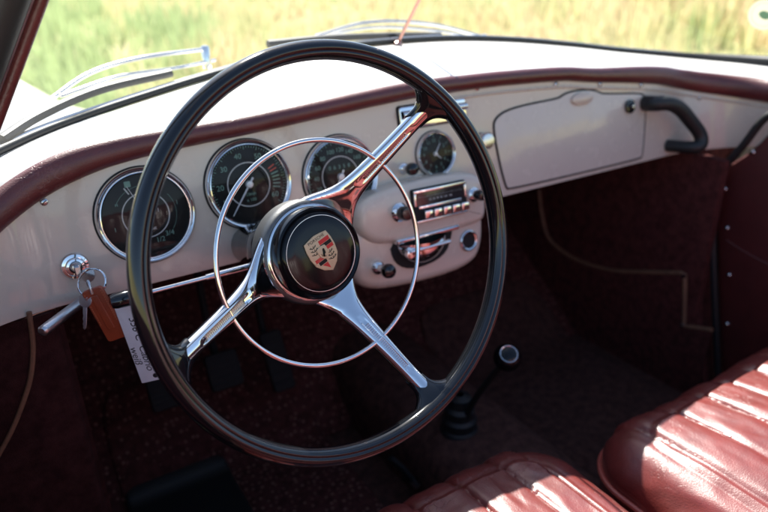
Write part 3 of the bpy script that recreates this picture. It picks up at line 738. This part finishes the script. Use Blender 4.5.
for x, nm in ((KX0, 'l'), (KX1, 'r')):
    m_ = MB(); sx = -1 if nm == 'l' else 1
    m_.prism([(-.11, FLZ), (.60, FLZ), (.60, .06), (.03, .06), (-.02, -.10), (-.11, -.10)] if False else ccw([(-.09 if sx > 0 else -.015, FLZ), (.57, FLZ), (.57, -.14), (.25, -.02), (.10, .03), (.05, -.086), (-.09 if sx > 0 else -.015, -.090)]), 0, .02, T=lambda p: V(x + sx * p.z, p.x, p.y))
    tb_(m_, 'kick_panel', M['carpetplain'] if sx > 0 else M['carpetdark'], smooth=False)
    m_ = MB(); x2 = (DX1 + .03) if sx > 0 else (DX0 - .03); xa, xb = sorted((x + sx * .004, x2))
    if sx < 0: m_.prism(rrect(xa, -.024, xb, .06, .012), FLZ, -.084)
    else: m_.prism(ccw([(-.15, FLZ), (.02, FLZ), (.03, -.064), (-.022, -.064), (-.036, -.147), (-.098, -.45)]), xa, xb + .06, .004, T=lambda p: V(p.z, p.x, p.y))
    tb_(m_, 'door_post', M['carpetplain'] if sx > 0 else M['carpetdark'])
# piped map pocket on the passenger kick panel
pk = [atx(539, 190, KX1 - .004), atx(542, 215, KX1 - .004), atx(550, 240, KX1 - .004), atx(575, 259, KX1 - .004), atx(610, 270, KX1 - .004), atx(645, 272, KX1 - .004), atx(681, 273, KX1 - .004)]
c1 = atx(685, 275, KX1 - .004); c2 = atx(684, 326, KX1 - .004); c3 = atx(712, 330, KX1 - .004)
path = spline(pk, 8) + [c1] + [c1.lerp(c2, k / 6) for k in range(1, 7)] + [c2.lerp(c3, k / 4) for k in range(1, 5)]
m_ = MB(); m_.tube(path, .0048, 10); tb_(m_, 'pocket_piping', M['piping'])
mp_ = MB(); low = [V(p.x + .001, p.y, FLZ) for p in path]
mp_.grid(lambda i, j: path[min(len(path) - 1, round(i * (len(path) - 1)))].lerp(low[min(len(path) - 1, round(i * (len(path) - 1)))], j) + V(-.003, 0, 0), len(path), 4); tb_(mp_, 'pocket', M['carpetplain'])
for px, py in ((684, 276), (682, 325)):
    p = atx(px, py, KX1 - .008); m_ = MB(); m_.lathe([(.005, 0), (.0045, .002), (0, .003)], 14, o=p, x=(0, 1, 0), y=(0, 0, 1), z=(-1, 0, 0)); tb_(m_, 'screw', M['chrome2'])
# door opening seals
for sx in (-1, 1):
    X_ = DX1 - .035 if sx > 0 else DX0 + .012
    sd = [V(X_ - .0, -.75, -.015), V(X_, -.30, -.010), V(X_, -.17, .005), V(X_, -.13, -.010), V(X_ - .005 * sx, -.085, -.085), V(X_ - .012 * sx, -.075, -.135), V(X_ - .02 * sx, -.098, -.25), V(X_ - .02 * sx, -.125, -.40), V(X_ - .02 * sx, -.14, -.60)]
    if sx > 0: sd = [V(X_, -.75, -.01), V(X_, -.30, .0), V(X_, -.19, .008)] + [atx(px, py, X_) for px, py in ((768, 116), (742, 147), (720, 172), (713, 190), (712.5, 230), (714, 280), (716, 330), (719, 400))]
    m_ = MB(); m_.tube(spline(sd, 8), .0075, 12)
    if sx > 0: tb_(m_, 'door_seal', M['rubber'])
# outer skin: cowl, bonnet and front wings
m_ = MB()
def hood(i, j):
    a = wcurve(min(1, max(0, i))); x0 = a.x; t = j
    x = XC + (x0 - XC) * (1 + .05 * min(1, max(0, abs(x0 - XC) - .4) / .15) + .27 * min(1, t * 1.5)); y = a.y - .004 + (1.45 - a.y) * t
    dx = abs(x - XC)
    z = a.z - .007 - .035 * min(1, max(0, abs(x0 - XC) - .48) / .08) - .30 * t - .36 * t ** 1.6
    z += (.24 if x < XC else .19) * math.exp(-((dx - .60) / .13) ** 2) * math.sin(min(1, t) * PI) ** 1.2
    z -= .9 * max(0, dx - .66)
    return V(x, y, z)
m_.grid(hood, 90, 50); tb_(m_, 'bonnet', M['body'])
for sx in (-1, 1):
    X_ = XC + sx * .79
    m_ = MB(); m_.grid(lambda i, j: V(X_ - sx * .05 * (2 * j - 1) ** 2 - (0 if j < .8 else sx * .04 * (j - .8) * 5), -1.9 + i * 3.2, -.74 + j * (.70)), 30, 14); tb_(m_, 'side_skin', M['body'])
m_ = MB(); m_.grid(lambda i, j: V(XC - .76 + 1.52 * i, -2.6 + .85 * j, -.35 + .36 * math.sin(j * PI / 2)), 20, 12); tb_(m_, 'rear_deck', M['body'])
m_ = MB(); m_.grid(lambda i, j: V(DX0 + (DX1 - DX0) * i, .25 + .32 * (1 - j), -.14 + .10 * j), 2, 2); tb_(m_, 'bulkhead_top', M['blackmat'])

# ---- doors
def part_empty(name, label, loc):
    s = bpy.data.objects.new(name, None); C.objects.link(s); s.parent = tub; s.location = Vector(loc) + off; s['label'] = label; return s
def door(sx):
    X_ = DX1 if sx > 0 else DX0
    d = part_empty('door', 'dark red trimmed passenger door with a row of small chrome studs' if sx > 0 else 'dark red driver door card with tan piping at the lower left', (X_, -.6, -.3))
    o_ = V(X_, -.6, -.3); R_ = lambda p: Vector(p) - o_
    poly = smoothpoly([(-1.25, -.60), (-.18, -.60), (-.155, -.60), (-.148, -.57), (-.115, -.44), (-.082, -.28), (-.052, -.16), (-.062, -.12), (-.115, -.07), (-.15, -.01), (-.20, .0), (-1.25, .0)], 1)
    m_ = MB(); m_.prism(ccw([(a, b) for a, b in poly]), 0, .022, .004, T=lambda p: R_(V(X_ - sx * (p.z - .012), p.x, p.y))); m_.build('door_card', M['doorvinyl'], d)
    m_ = MB(); m_.prism(ccw([(a, b) for a, b in poly]), 0, .09, .02, T=lambda p: R_(V(X_ + sx * (p.z + .014), p.x - .06, p.y))); m_.build('door_shell', M['body'], d)
    if sx > 0:
        for px, py in ((751, 152), (723, 189), (725, 228), (727, 275), (725, 324)):
            p = atx(px + 2, py, X_ - .0095); m_ = MB(); m_.lathe([(.0052, 0), (.0048, .002), (.003, .0038), (0, .0045)], 14, o=R_(p), x=(0, 1, 0), y=(0, 0, 1), z=(-1, 0, 0)); m_.build('stud', M['chrome2'], d)
        q = [atx(726, 240, X_ - .0095), atx(745, 252, X_ - .0095), atx(775, 268, X_ - .0095), atx(800, 280, X_ - .0095)]
        m_ = MB(); m_.tube([R_(p) for p in spline(q, 4)], .0022, 8); m_.build('seam', M['doorvinyl'], d)
    return d
door(1); door(-1)
# driver side pocket piping, on the kick panel
PY_ = -.0255
q = [aty(29, 312, PY_), aty(33, 345, PY_), aty(31, 375, PY_), aty(24, 400, PY_), aty(12, 430, PY_), aty(-3, 458, PY_)]
_u = [atx(29, 312, KX0 + .004), atx(33, 345, KX0 + .004), atx(31, 375, KX0 + .004), atx(24, 400, KX0 + .004), atx(12, 430, KX0 + .004), atx(1, 452, KX0 + .004)]
m_ = MB(); m_.tube(spline(q, 8), .0028, 8); tb_(m_, 'pocket_piping', M['piping'])

# ---- floor mat and heel pad, driver side
ma = MB(); tl_ = V(-.085, .43, -.452)
def slope(y): return FLZ + .012 + max(0, (y - .205) / .295 * .22)
def sheet(x0, x1, y0, y1, dz, r, th):
    m_ = MB(); poly = rrect(x0, y0, x1, y1, r)
    n = len(poly); m_.add([V(a, b, slope(b) + dz) for a, b in poly] , [])
    def f(i, j):
        a = poly; x = x0 + (x1 - x0) * i; y = y0 + (y1 - y0) * j
        ex = min(x - x0, x1 - x, y - y0, y1 - y); cxr = max(0, r - min(x - x0, x1 - x)); cyr = max(0, r - min(y - y0, y1 - y))
        if cxr > 0 and cyr > 0 and math.hypot(cxr, cyr) > r:
            k = r / math.hypot(cxr, cyr); x = (x0 + r - cxr * k if x - x0 < x1 - x else x1 - r + cxr * k); y = (y0 + r - cyr * k if y - y0 < y1 - y else y1 - r + cyr * k)
        return V(x, y, slope(y) + dz + (th if ex > .004 else 0))
    m_ = MB(); m_.grid(f, 40, 60); return m_
tag(sheet(-.085, .30, -.42, .40, .004, .07, .006).build('floor_mat', M['carpet']), 'dotted dark red floor mat on the driver side footwell', 'floor mat')
tag(sheet(-.085, .10, -.32, .235, .012, .02, .004).build('heel_pad', M['rubber']), 'plain black rubber heel pad lying on the dotted mat', 'heel pad')
tag(sheet(.62, 1.0, -.42, .36, .004, .07, .006).build('floor_mat', M['carpetblack']), 'plain near black carpet mat on the passenger side floor', 'floor mat')
# ---- pedals
for k, (x, y, z, w, h) in enumerate(((.02, .24, -.40, .030, .034), (.125, .24, -.40, .030, .034), (.235, .26, -.43, .022, .06))):
    nm = ('clutch', 'brake', 'accelerator')[k]
    p_ = empty('pedal', ['black clutch pedal, leftmost in the footwell', 'black brake pedal, middle one of the three', 'long narrow black accelerator pedal beside the tunnel'][k], 'pedal', loc=(x, y, z), group='pedals in the driver footwell')
    m_ = MB(); m_.prism(rrect(-w, -h, w, h, .008), 0, .012, .003, T=lambda p: V(p.x, -p.z * .86 + p.y * .5, p.y * .86 + p.z * .5)); 
    for q in range(5): m_.prism(rrect(-w * .8, -h * .75 + q * h * .34, w * .8, -h * .75 + q * h * .34 + .005, .001, 2), .011, .0145, .001, T=lambda p: V(p.x, -p.z * .86 + p.y * .5, p.y * .86 + p.z * .5))
    m_.build('pad', M['blackmat'], p_)
    m_ = MB(); m_.tube(spline([V(0, .008, 0), V(0, .06, .05), V(.01, .13, .25), V(.01, .16, .40)], 6), .007, 10); m_.build('arm', M['blackmat'], p_)

# ---- gear lever
kn = V(.452, -.155, -.282); bs = V(.455, -.045, -.555)
gl = empty('gear_lever', 'black ball gear knob on a black lever with rubber boot on the tunnel', 'gear lever', loc=tuple(bs))
m_ = MB(); m_.tube([p - bs for p in spline([bs + V(0, 0, .04), bs.lerp(kn, .5) + V(0, .025, 0), kn], 8)], .0055, 12); m_.build('lever', M['blackmat'], gl)
ax_ = (kn - bs).normalized(); vx = (CAM - kn).normalized()
m_ = MB(); r_ = .0215
kz = (vx * .55 + ax_ * .6).normalized(); kx = kz.cross(V(1, 0, 0)).normalized(); ky = kz.cross(kx)
m_.lathe([(r_ * math.sin(t * PI / 20), -r_ * math.cos(t * PI / 20) * (1.1 if t < 10 else .85)) for t in range(21)], 32, o=kn - bs, x=kx, y=ky, z=kz); kb = m_.build('knob', M['cap'], gl)
m_ = MB(); m_.tube([kn - bs + kz * (r_ * .80 * .85) + (kx * math.cos(t * PI / 24) + ky * math.sin(t * PI / 24)) * (r_ * .60) for t in range(48)], .0009, 8, closed=True); m_.build('knob_ring', M['chrome'], kb)
m_ = MB(); m_.lathe([(.058, 0), (.056, .008), (.036, .014), (.034, .03), (.030, .034), (.031, .05), (.026, .056), (.027, .072), (.021, .078), (.020, .095), (.007, .10)], 32, o=(0, .005, .035)); m_.build('boot', M['rubber'], gl)
# ---- heater knob / small lever on tunnel
hl = MB(); a_ = V(.335, -.09, -.50); hl.tube(spline([aty(390, 458, -.02), aty(402, 468, -.03), aty(412, 480, -.04)], 5), .006, 10); hl.tube([aty(412, 480, -.04), aty(417, 486, -.045)], .0065, 10, mi=1)
hl.tube([aty(412, 480, -.04), V(.36, .0, FLZ + .03)], .0035, 8)
tag(hl.build('floor_lever', [M['blackmat'], M['alu']]), 'small black floor lever with a bright metal tip left of the gear boot', 'lever')

# ================================================================== SEATS
def cushion(hx, hy, zt, seed, pleat0, pleat1, pw, depth=.16, droop=.0):
    """cushion: rounded-rectangle rings from the bottom edge over the roll to the middle; pleats run front to back"""
    mb = MB(); N = 420; rings = []
    R1, rc_ = .055, .075
    prof = []
    for k in range(10): prof.append((0 - .0, -depth + (depth - R1) * k / 9, 0.0))           # (inset, z, normal-up share)
    for k in range(1, 19):
        a = k / 18 * PI / 2; prof.append((R1 * (1 - math.cos(a)), -R1 + R1 * math.sin(a), math.sin(a)))
    m = 64
    for k in range(1, m): prof.append((R1 + (min(hx, hy) - R1 - .004) * k / (m - 1), 0, 1.0))
    def contour(d):
        ax, ay = hx - d, hy - d; r = max(.003, rc_ - d * .6); r = min(r, ax * .98, ay * .98); r = max(r, .0005)
        segs = []; 
        L = [2 * (ay - r), r * PI / 2, 2 * (ax - r), r * PI / 2] * 2
        out = []
        # fixed counts per stretch so that rings stay aligned
        cnt = [110, 24, 230, 24, 110, 24, 230, 24]
        cs = [(ax, -(ay - r), 0, 1), None, (ax - r, ay, -1, 0), None, (-ax, ay - r, 0, -1), None, (-(ax - r), -ay, 1, 0), None]
        cc = [None, (ax - r, ay - r, 0), None, (-(ax - r), ay - r, 90), None, (-(ax - r), -(ay - r), 180), None, (ax - r, -(ay - r), 270)]
        for q in range(8):
            for t in range(cnt[q]):
                f = t / cnt[q]
                if cs[q]: x, y, dx, dy = cs[q]; out.append((x + dx * f * L[q], y + dy * f * L[q], dy, -dx))
                else:
                    x, y, a0 = cc[q]; a = math.radians(a0 + 90 * f); out.append((x + math.cos(a) * r, y + math.sin(a) * r, math.cos(a), math.sin(a)))
        return out
    for d, z, up in prof:
        ring = []
        for x, y, nx, ny in contour(d):
            side = math.sqrt(max(0, 1 - up * up)); n = V(nx * side, ny * side, up)
            crown = .022 * (1 - (x / hx) ** 2) * (1 - ((y) / hy) ** 2) if up >= 1 else 0
            disp = 0
            if pleat0 < x < pleat1:
                u = (x - pleat0) / pw; f = u - math.floor(u); dd = min(f, 1 - f) * pw
                puff = math.sqrt(max(0, 1 - (1 - min(1, dd / (pw * .5))) ** 5)); disp += .0080 * puff - .0058
            elif abs(x - pleat0) < .02 or abs(x - pleat1) < .02:
                dd = min(abs(x - pleat0), abs(x - pleat1)); disp += -.006 * math.exp(-dd / .004)
            q = V(x * 9, y * 5, z * 6 + seed * 7)
            disp += .0045 * noise.fractal(q, .9, 2.1, 4) * (1 if up > .05 else .4)
            wr = noise.noise(V(x * 32 + seed, y * 8 + z * 14, seed)); disp += -.0018 * max(0, wr - .15) * 3
            fr_ = 0
            ring.append(V(x, y, zt + z + crown) + n * disp)
        rings.append(ring)
    n = len(rings[0]); fs = []
    vs = [p for r_ in rings for p in r_]
    for i in range(len(rings) - 1):
        for k in range(n): fs.append((i * n + k, i * n + (k + 1) % n, (i + 1) * n + (k + 1) % n, (i + 1) * n + k))
    fs.append(tuple((len(rings) - 1) * n + k for k in range(n)))
    mb.add(vs, fs)
    return mb, contour
def seat(x, y0, zt, m, label, seed, pl0):
    hx, hy = .255, .27
    s = bpy.data.objects.new('seat', None); C.objects.link(s); s.parent = tub; s.location = V(x, y0 - hy, FLZ) + off; s['label'] = label
    H = zt - FLZ
    mb, ct = cushion(hx, hy, H, seed, -hx + pl0, hx - .062, .0655)
    cu = mb.build('cushion', m, s, angle=75)
    m_ = MB(); m_.tube([V(p[0] + p[2] * .003, p[1] + p[3] * .003, H - .066) for p in ct(0)], .0042, 8, closed=True); m_.build('piping', M['pipingred'], s)
    m_ = MB(); m_.prism(rrect(-hx + .02, -hy + .02, hx - .02, hy - .02, .06), .03, H - .14, .01); m_.build('seat_base', M['doorvinyl'], s)
    mb, ct = cushion(.245, .20, 0, seed + 3, -.18, .18, .0655, depth=.10)
    a = math.radians(75)
    mb.v = [tuple(V(vx_, -hy - .045 - (vz_ * math.sin(a)) * -1 - (.20 + vy_) * math.cos(a), H + .05 + (.20 + vy_) * math.sin(a) + vz_ * .26)) for vx_, vy_, vz_ in mb.v]
    mb.build('backrest', m, s, angle=75)
    return s
seat(XC + .256, -.291, -.335, M['leather'], 'shiny oxblood pleated leather passenger seat at the lower right', 1, .066)
seat(.166, -.246, -.324, M['leatherworn'], 'cracked and creased oxblood driver seat below the steering wheel', 5, .080)

# ================================================================== WINDSCREEN
ws = empty('windscreen', 'curved glass windscreen in its black rubber seal and red trimmed pillars', 'windscreen', loc=(XC, .215, .15))
wo = V(XC, .215, .15)
def wtop(i):
    a = wcurve(i); k = (a.x - XC) / .6
    return V(XC + (a.x - XC) * .86, a.y * .75 - .20 - .03, a.z + .37 - .0 + (.150 - a.z) * .6)
m_ = MB(); m_.grid(lambda i, j: wcurve(i).lerp(wtop(i), j) + V(0, .012 * math.sin(PI * j), .0) - wo, 100, 24); m_.build('glass', M['glass'], ws)
m_ = MB(); m_.tube([wcurve(k / 160) + V(0, .003, .001) - wo for k in range(161)], lambda t: .0052 + .0075 * max(0, (t - .8) / .2) ** 1.5, 12); m_.build('base_seal', M['rubber'], ws)
m_ = MB(); m_.tube([wcurve(k / 160) + V((wcurve(k / 160).x - XC) * .01, .011, .003) - wo for k in range(161)], .0035, 10); m_.build('trim_strip', M['chrome'], ws)
m_ = MB(); m_.tube([wtop(k / 80) - wo for k in range(81)], .013, 12); m_.build('header_rail', M['chrome2'], ws)
for i in (0, 1):
    sx = -1 if i == 0 else 1
    if i == 0: base = aty(-5, 124, -.10); top = aty(41, 0, -.13); tp = base + (top - base) * 3.2
    else: base = wcurve(1); tp = wtop(1)
    seg = [base - (tp - base) * .12 + (tp - base) * 1.12 * k / 20 for k in range(21)]
    ax3 = (tp - base).normalized()
    m_ = MB(); m_.tube([p - wo for p in seg], .0058, 12); m_.build('pillar_trim', M['pad'], ws)
    m_ = MB(); m_.tube([p - wo + V(sx * .0078, -.002, 0) for p in seg], .0025, 10); m_.build('pillar_strip', M['alu'], ws)
    m_ = MB(); m_.tube([p - wo + V(sx * .030, -.006, 0) for p in seg], .020, 14); m_.build('pillar_seal', M['rubber'], ws)
# sticker on the glass
sp_ = atx(769, 14, XC + .56)
def glasspt(px, py):
    """where a sight line meets the glass, found by stepping along it"""
    best = None; d = (CF + CR * ((px - 384) / FP) + CU * ((256 - py) / FP))
    for k in range(300, 1600):
        p = CAM + d * (k * .001)
        for q in range(60, 101, 1):
            a = wcurve(q / 100); b = wtop(q / 100); t = (p.z - a.z) / (b.z - a.z)
            if 0 <= t <= 1:
                g_ = a.lerp(b, t); e = (g_ - p).length
                if best is None or e < best[0]: best = (e, g_, q / 100)
    return best
bst = glasspt(766, 14)
g0 = bst[1]; i0 = bst[2]; ga = (wcurve(min(1, i0 + .01)) - wcurve(i0 - .01)).normalized(); gb = (wtop(i0) - wcurve(i0)).normalized(); gn = ga.cross(gb).normalized()
if gn.dot(CAM - g0) < 0: gn = -gn; 
ga2 = gb.cross(gn)
stk = empty('sticker', 'round cream sticker with a green patch in the corner of the windscreen', 'sticker', frame(g0 + gn * .003, ga2, gb, gn))
M['stk'] = mat('sticker_cream', (.72, .68, .55), rough=.5); M['stkg'] = mat('sticker_green', (.25, .50, .28), rough=.5); M['stkb'] = mat('sticker_brown', (.22, .14, .08), rough=.5)
nt_ = M['stk'].node_tree; tr_ = nt_.nodes.new('ShaderNodeBsdfTranslucent'); tr_.inputs[0].default_value = (.72, .68, .52, 1); mx_ = nt_.nodes.new('ShaderNodeMixShader'); mx_.inputs[0].default_value = .6
nt_.links.new(nt_.nodes['Principled BSDF'].outputs[0], mx_.inputs[1]); nt_.links.new(tr_.outputs[0], mx_.inputs[2]); nt_.links.new(mx_.outputs[0], nt_.nodes['Material Output'].inputs[0])
m_ = MB(); m_.lathe([(0, .0002), (.028, .0002), (.028, -.0004)], 48); m_.build('disc', M['stk'], stk)
m_ = MB(); m_.prism(ccw(smoothpoly([(-.010, -.002), (-.002, -.008), (.010, -.006), (.012, .004), (.002, .008), (-.007, .005)], 1)), .0002, .0006); m_.build('green_patch', M['stkg'], stk)
m_ = MB()
for k in range(26):
    a = 2 * PI * k / 26; 
    if 1 < k < 24: m_.prism([(math.cos(a) * .0215 - .0006, math.sin(a) * .0215 - .0012), (math.cos(a) * .0215 + .0006, math.sin(a) * .0215 - .0012), (math.cos(a) * .0215 + .0006, math.sin(a) * .0215 + .0012), (math.cos(a) * .0215 - .0006, math.sin(a) * .0215 + .0012)], .0002, .0005)
m_.build('edge_marks', M['stkb'], stk, smooth=False)

# mirror rod from dash top to windscreen head
rb = V(.497, .205, .152); rb = ray(398, 42, (.497, 0, 0), (1, 0, 0)); rt_ = ray(421, -4, (.500, 0, 0), (1, 0, 0)); dr = (rt_ - rb)
m_ = MB(); m_.tube([rb - dr * .05, rb + dr * 4.0], .0028, 12)
m_.lathe([(.008, 0), (.007, .004), (.003, .006)], 20, o=rb - V(0, 0, .004))
M['rod'] = mat('coppery_chrome', (.50, .27, .22), rough=.2, metal=1)
tag(m_.build('mirror_rod', M['rod']), 'thin coppery mirror rod rising from the middle of the dash top', 'mirror rod')

# wipers, outside the glass
def outer(px, py, off_):
    d = CF + CR * ((px - 384) / FP) + CU * ((256 - py) / FP); P = [wcurve(k / 60) for k in range(61)]
    for k in range(400, 3000, 3):
        p = CAM + d * (k * .001)
        q = min(P, key=lambda c_: abs(c_.x - p.x))
        if p.y > q.y + off_: return p
def wiper(label, blade, arm, arm2):
    w = empty('wiper', label, 'wiper', loc=tuple(blade[0]), group='wipers'); o_ = Vector(blade[0])
    B = spline(blade, 8)
    m_ = MB(); m_.tube([p - o_ + V(0, 0, .003) for p in B], .0062, 8, flat=1.2); m_.build('blade', M['rubber'], w)
    m_ = MB(); m_.tube([p - o_ + V(0, .003, .006) for p in B], .0018, 8); m_.build('blade_holder', M['alu'], w)
    m_ = MB(); m_.tube([p - o_ for p in spline(arm, 8)], .0032, 8); m_.tube([p - o_ for p in spline(arm2, 8)], .0026, 8); m_.build('arm', M['chrome2'], w)
    m_ = MB(); m_.lathe([(.007, -.03), (.007, .002), (.005, .005), (0, .006)], 20, o=Vector(arm[-1]) - o_); m_.build('spindle', M['chrome'], w)
wiper('driver side wiper lying along the left of the windscreen base', [outer(2, 142, .020), outer(40, 118, .022), outer(100, 92, .024), outer(171, 75, .026)],
      [outer(48, 101, .05), outer(90, 73, .07), outer(140, 58, .08), outer(205, 49, .10)], [outer(60, 96, .04), outer(120, 76, .06), outer(175, 68, .07), outer(215, 60, .10)])
wiper('second wiper lying across the middle of the windscreen base', [aty(268, 46, .235), aty(330, 40, .238), aty(390, 37.5, .238), aty(440, 37, .235)],
      [aty(316, 36, .26), aty(370, 22, .27), aty(430, 24, .27), aty(484, 37, .26)], [aty(330, 34, .27), aty(380, 27, .275), aty(440, 31, .27), aty(470, 37, .26)])

# ================================================================== OUTDOORS
GZ = -.86
def gz(x, y):
    d = math.hypot(x, y); return GZ + (0 if d < 7 else .075 * (d - 7) ** 1.05 if d < 120 else .075 * 113 ** 1.05)
gm = bpy.data.materials.new('dry_meadow'); gm.use_nodes = True; nt = gm.node_tree; b = nt.nodes['Principled BSDF']; L = nt.links.new; N = nt.nodes.new
tc = N('ShaderNodeTexCoord'); n1 = N('ShaderNodeTexNoise'); n1.inputs['Scale'].default_value = .55; n1.inputs['Detail'].default_value = 7; n1.inputs['Roughness'].default_value = .65
L(tc.outputs['Object'], n1.inputs['Vector']); r = N('ShaderNodeValToRGB'); e = r.color_ramp.elements
e[0].position = .36; e[0].color = (.30, .33, .12, 1); e[1].position = .66; e[1].color = (.60, .48, .26, 1); e2 = e.new(.5); e2.color = (.52, .46, .20, 1)
L(n1.outputs['Fac'], r.inputs[0])
n2 = N('ShaderNodeTexNoise'); n2.inputs['Scale'].default_value = 14; n2.inputs['Detail'].default_value = 5; L(tc.outputs['Object'], n2.inputs['Vector'])
mxx = N('ShaderNodeMixRGB'); mxx.blend_type = 'MULTIPLY'; mxx.inputs[0].default_value = .5; L(r.outputs[0], mxx.inputs[1])
r2 = N('ShaderNodeValToRGB'); r2.color_ramp.elements[0].position = .3; r2.color_ramp.elements[0].color = (.4, .45, .3, 1); r2.color_ramp.elements[1].position = .7; L(n2.outputs['Fac'], r2.inputs[0]); L(r2.outputs[0], mxx.inputs[2])
L(mxx.outputs[0], b.inputs['Base Color']); b.inputs['Roughness'].default_value = .9
m_ = MB(); m_.grid(lambda i, j: V(math.sin(i * 2 * PI), math.cos(i * 2 * PI), 0) * (.5 + 600 * j ** 4) + V(0, 0, gz(0, .5 + 600 * j ** 4)), 96, 120, True); m_.lathe([(0, GZ), (.5, GZ)], 96); structure(m_.build('ground', gm, smooth=False))
# pale gravel track beside the car
trk = MB(); trk.grid(lambda i, j: V(-3.4 + 3.0 * i + .25 * math.sin(j * 9), -6 + 15 * j, gz(-3.4 + 3.0 * i + .25 * math.sin(j * 9), -6 + 15 * j) + .012), 8, 40)
structure(trk.build('gravel_track', mat('pale_gravel', (.55, .52, .47), rough=.95, var=.3, vscale=12, bump=.6, bscale=60, bdist=.01), smooth=False))
# grass blades: one uncountable mass
gr_m = []
for nm, c_ in (('straw', (.70, .59, .34)), ('yellow_green', (.59, .57, .29)), ('green', (.40, .49, .23)), ('russet', (.66, .48, .30))):
    q = mat('grass_' + nm, c_, rough=.7, var=.2, vscale=3); nt_ = q.node_tree
    tr_ = nt_.nodes.new('ShaderNodeBsdfTranslucent'); tr_.inputs[0].default_value = c_ + (1,); mx_ = nt_.nodes.new('ShaderNodeMixShader'); mx_.inputs[0].default_value = .5
    nt_.links.new(nt_.nodes['Principled BSDF'].outputs[0], mx_.inputs[1]); nt_.links.new(tr_.outputs[0], mx_.inputs[2]); nt_.links.new(mx_.outputs[0], nt_.nodes['Material Output'].inputs[0])
    gr_m.append(q)
g_ = MB(); cnt = 0
vs = []; fs = []; mi = []
rnd = random.Random(3)
while cnt < 60000:
    d = 3.0 + 45 * rnd.random() ** 1.7; th = math.radians(rnd.uniform(-16, 76)); x = CAM.x + math.sin(th) * d; y = CAM.y + math.cos(th) * d
    if y < 2.1 and x < 1.6: continue
    if -3.6 < x < -.2 and y < 9: continue
    grn = noise.noise(V(x * .35, y * .25, 2.0)) + .6 * noise.noise(V(x * 1.3, y * .9, 4.0)) + (.9 if th < math.radians(10) else .35 if th < math.radians(18) else 0)
    k = 2 if grn > .35 + rnd.uniform(-.2, .2) else (1 if grn > .02 + rnd.uniform(-.2, .2) else (3 if rnd.random() < .18 + .3 * max(0, noise.noise(V(x * .5, y * .4, 9))) else 0))
    h = rnd.uniform(.12, .38) * max(.25, 1 + 1.3 * noise.noise(V(x * .9, y * .7, 5))) * (1.2 if d > 8 else 1); w = .006 + .0011 * d; a = rnd.uniform(0, PI); lx, ly = rnd.uniform(-.3, .3) * h, rnd.uniform(-.3, .3) * h
    o = len(vs); G_ = gz(x, y); cx, cy = math.cos(a) * w, math.sin(a) * w
    vs += [(x - cx, y - cy, G_), (x + cx, y + cy, G_), (x + cx * .7 + lx * .4, y + cy * .7 + ly * .4, G_ + h * .6), (x - cx * .7 + lx * .4, y - cy * .7 + ly * .4, G_ + h * .6), (x + lx, y + ly, G_ + h)]
    fs += [(o, o + 1, o + 2, o + 3), (o + 3, o + 2, o + 4)]; mi += [k, k]; cnt += 1
me = bpy.data.meshes.new('meadow_grass'); me.from_pydata(vs, [], fs)
for q in gr_m: me.materials.append(q)
me.polygons.foreach_set('material_index', mi)
go = bpy.data.objects.new('meadow_grass', me); C.objects.link(go); go['kind'] = 'stuff'; go['label'] = 'sunlit dry yellow and green meadow grass beyond the windscreen'; go['category'] = 'grass'

# ================================================================== LIGHT
SEL, SAZ = math.radians(49.5), math.radians(13)      # sun straight ahead of the car, slightly right
sd_ = V(math.sin(SAZ) * math.cos(SEL), math.cos(SAZ) * math.cos(SEL), math.sin(SEL))
sl_ = bpy.data.lights.new('sun', 'SUN'); sl_.energy = 5; sl_.angle = math.radians(.5); sl_.color = (1, .955, .89)
so_ = bpy.data.objects.new('sun', sl_); C.objects.link(so_); so_.rotation_euler = sd_.to_track_quat('Z', 'Y').to_euler()
w = bpy.data.worlds.new('World'); bpy.context.scene.world = w; w.use_nodes = True
sk = w.node_tree.nodes.new('ShaderNodeTexSky'); sk.sky_type = 'NISHITA'; sk.sun_disc = False; sk.sun_elevation = SEL; sk.sun_rotation = SAZ
bg = w.node_tree.nodes['Background']; w.node_tree.links.new(sk.outputs[0], bg.inputs[0]); bg.inputs[1].default_value = .09
sc_ = bpy.context.scene
sc_.render.engine = 'CYCLES'
sc_.view_settings.view_transform = 'Standard'; sc_.view_settings.look = 'None'; sc_.view_settings.gamma = 1; sc_.view_settings.exposure = 1.35
sc_.cycles.max_bounces = 10; sc_.cycles.transparent_max_bounces = 12
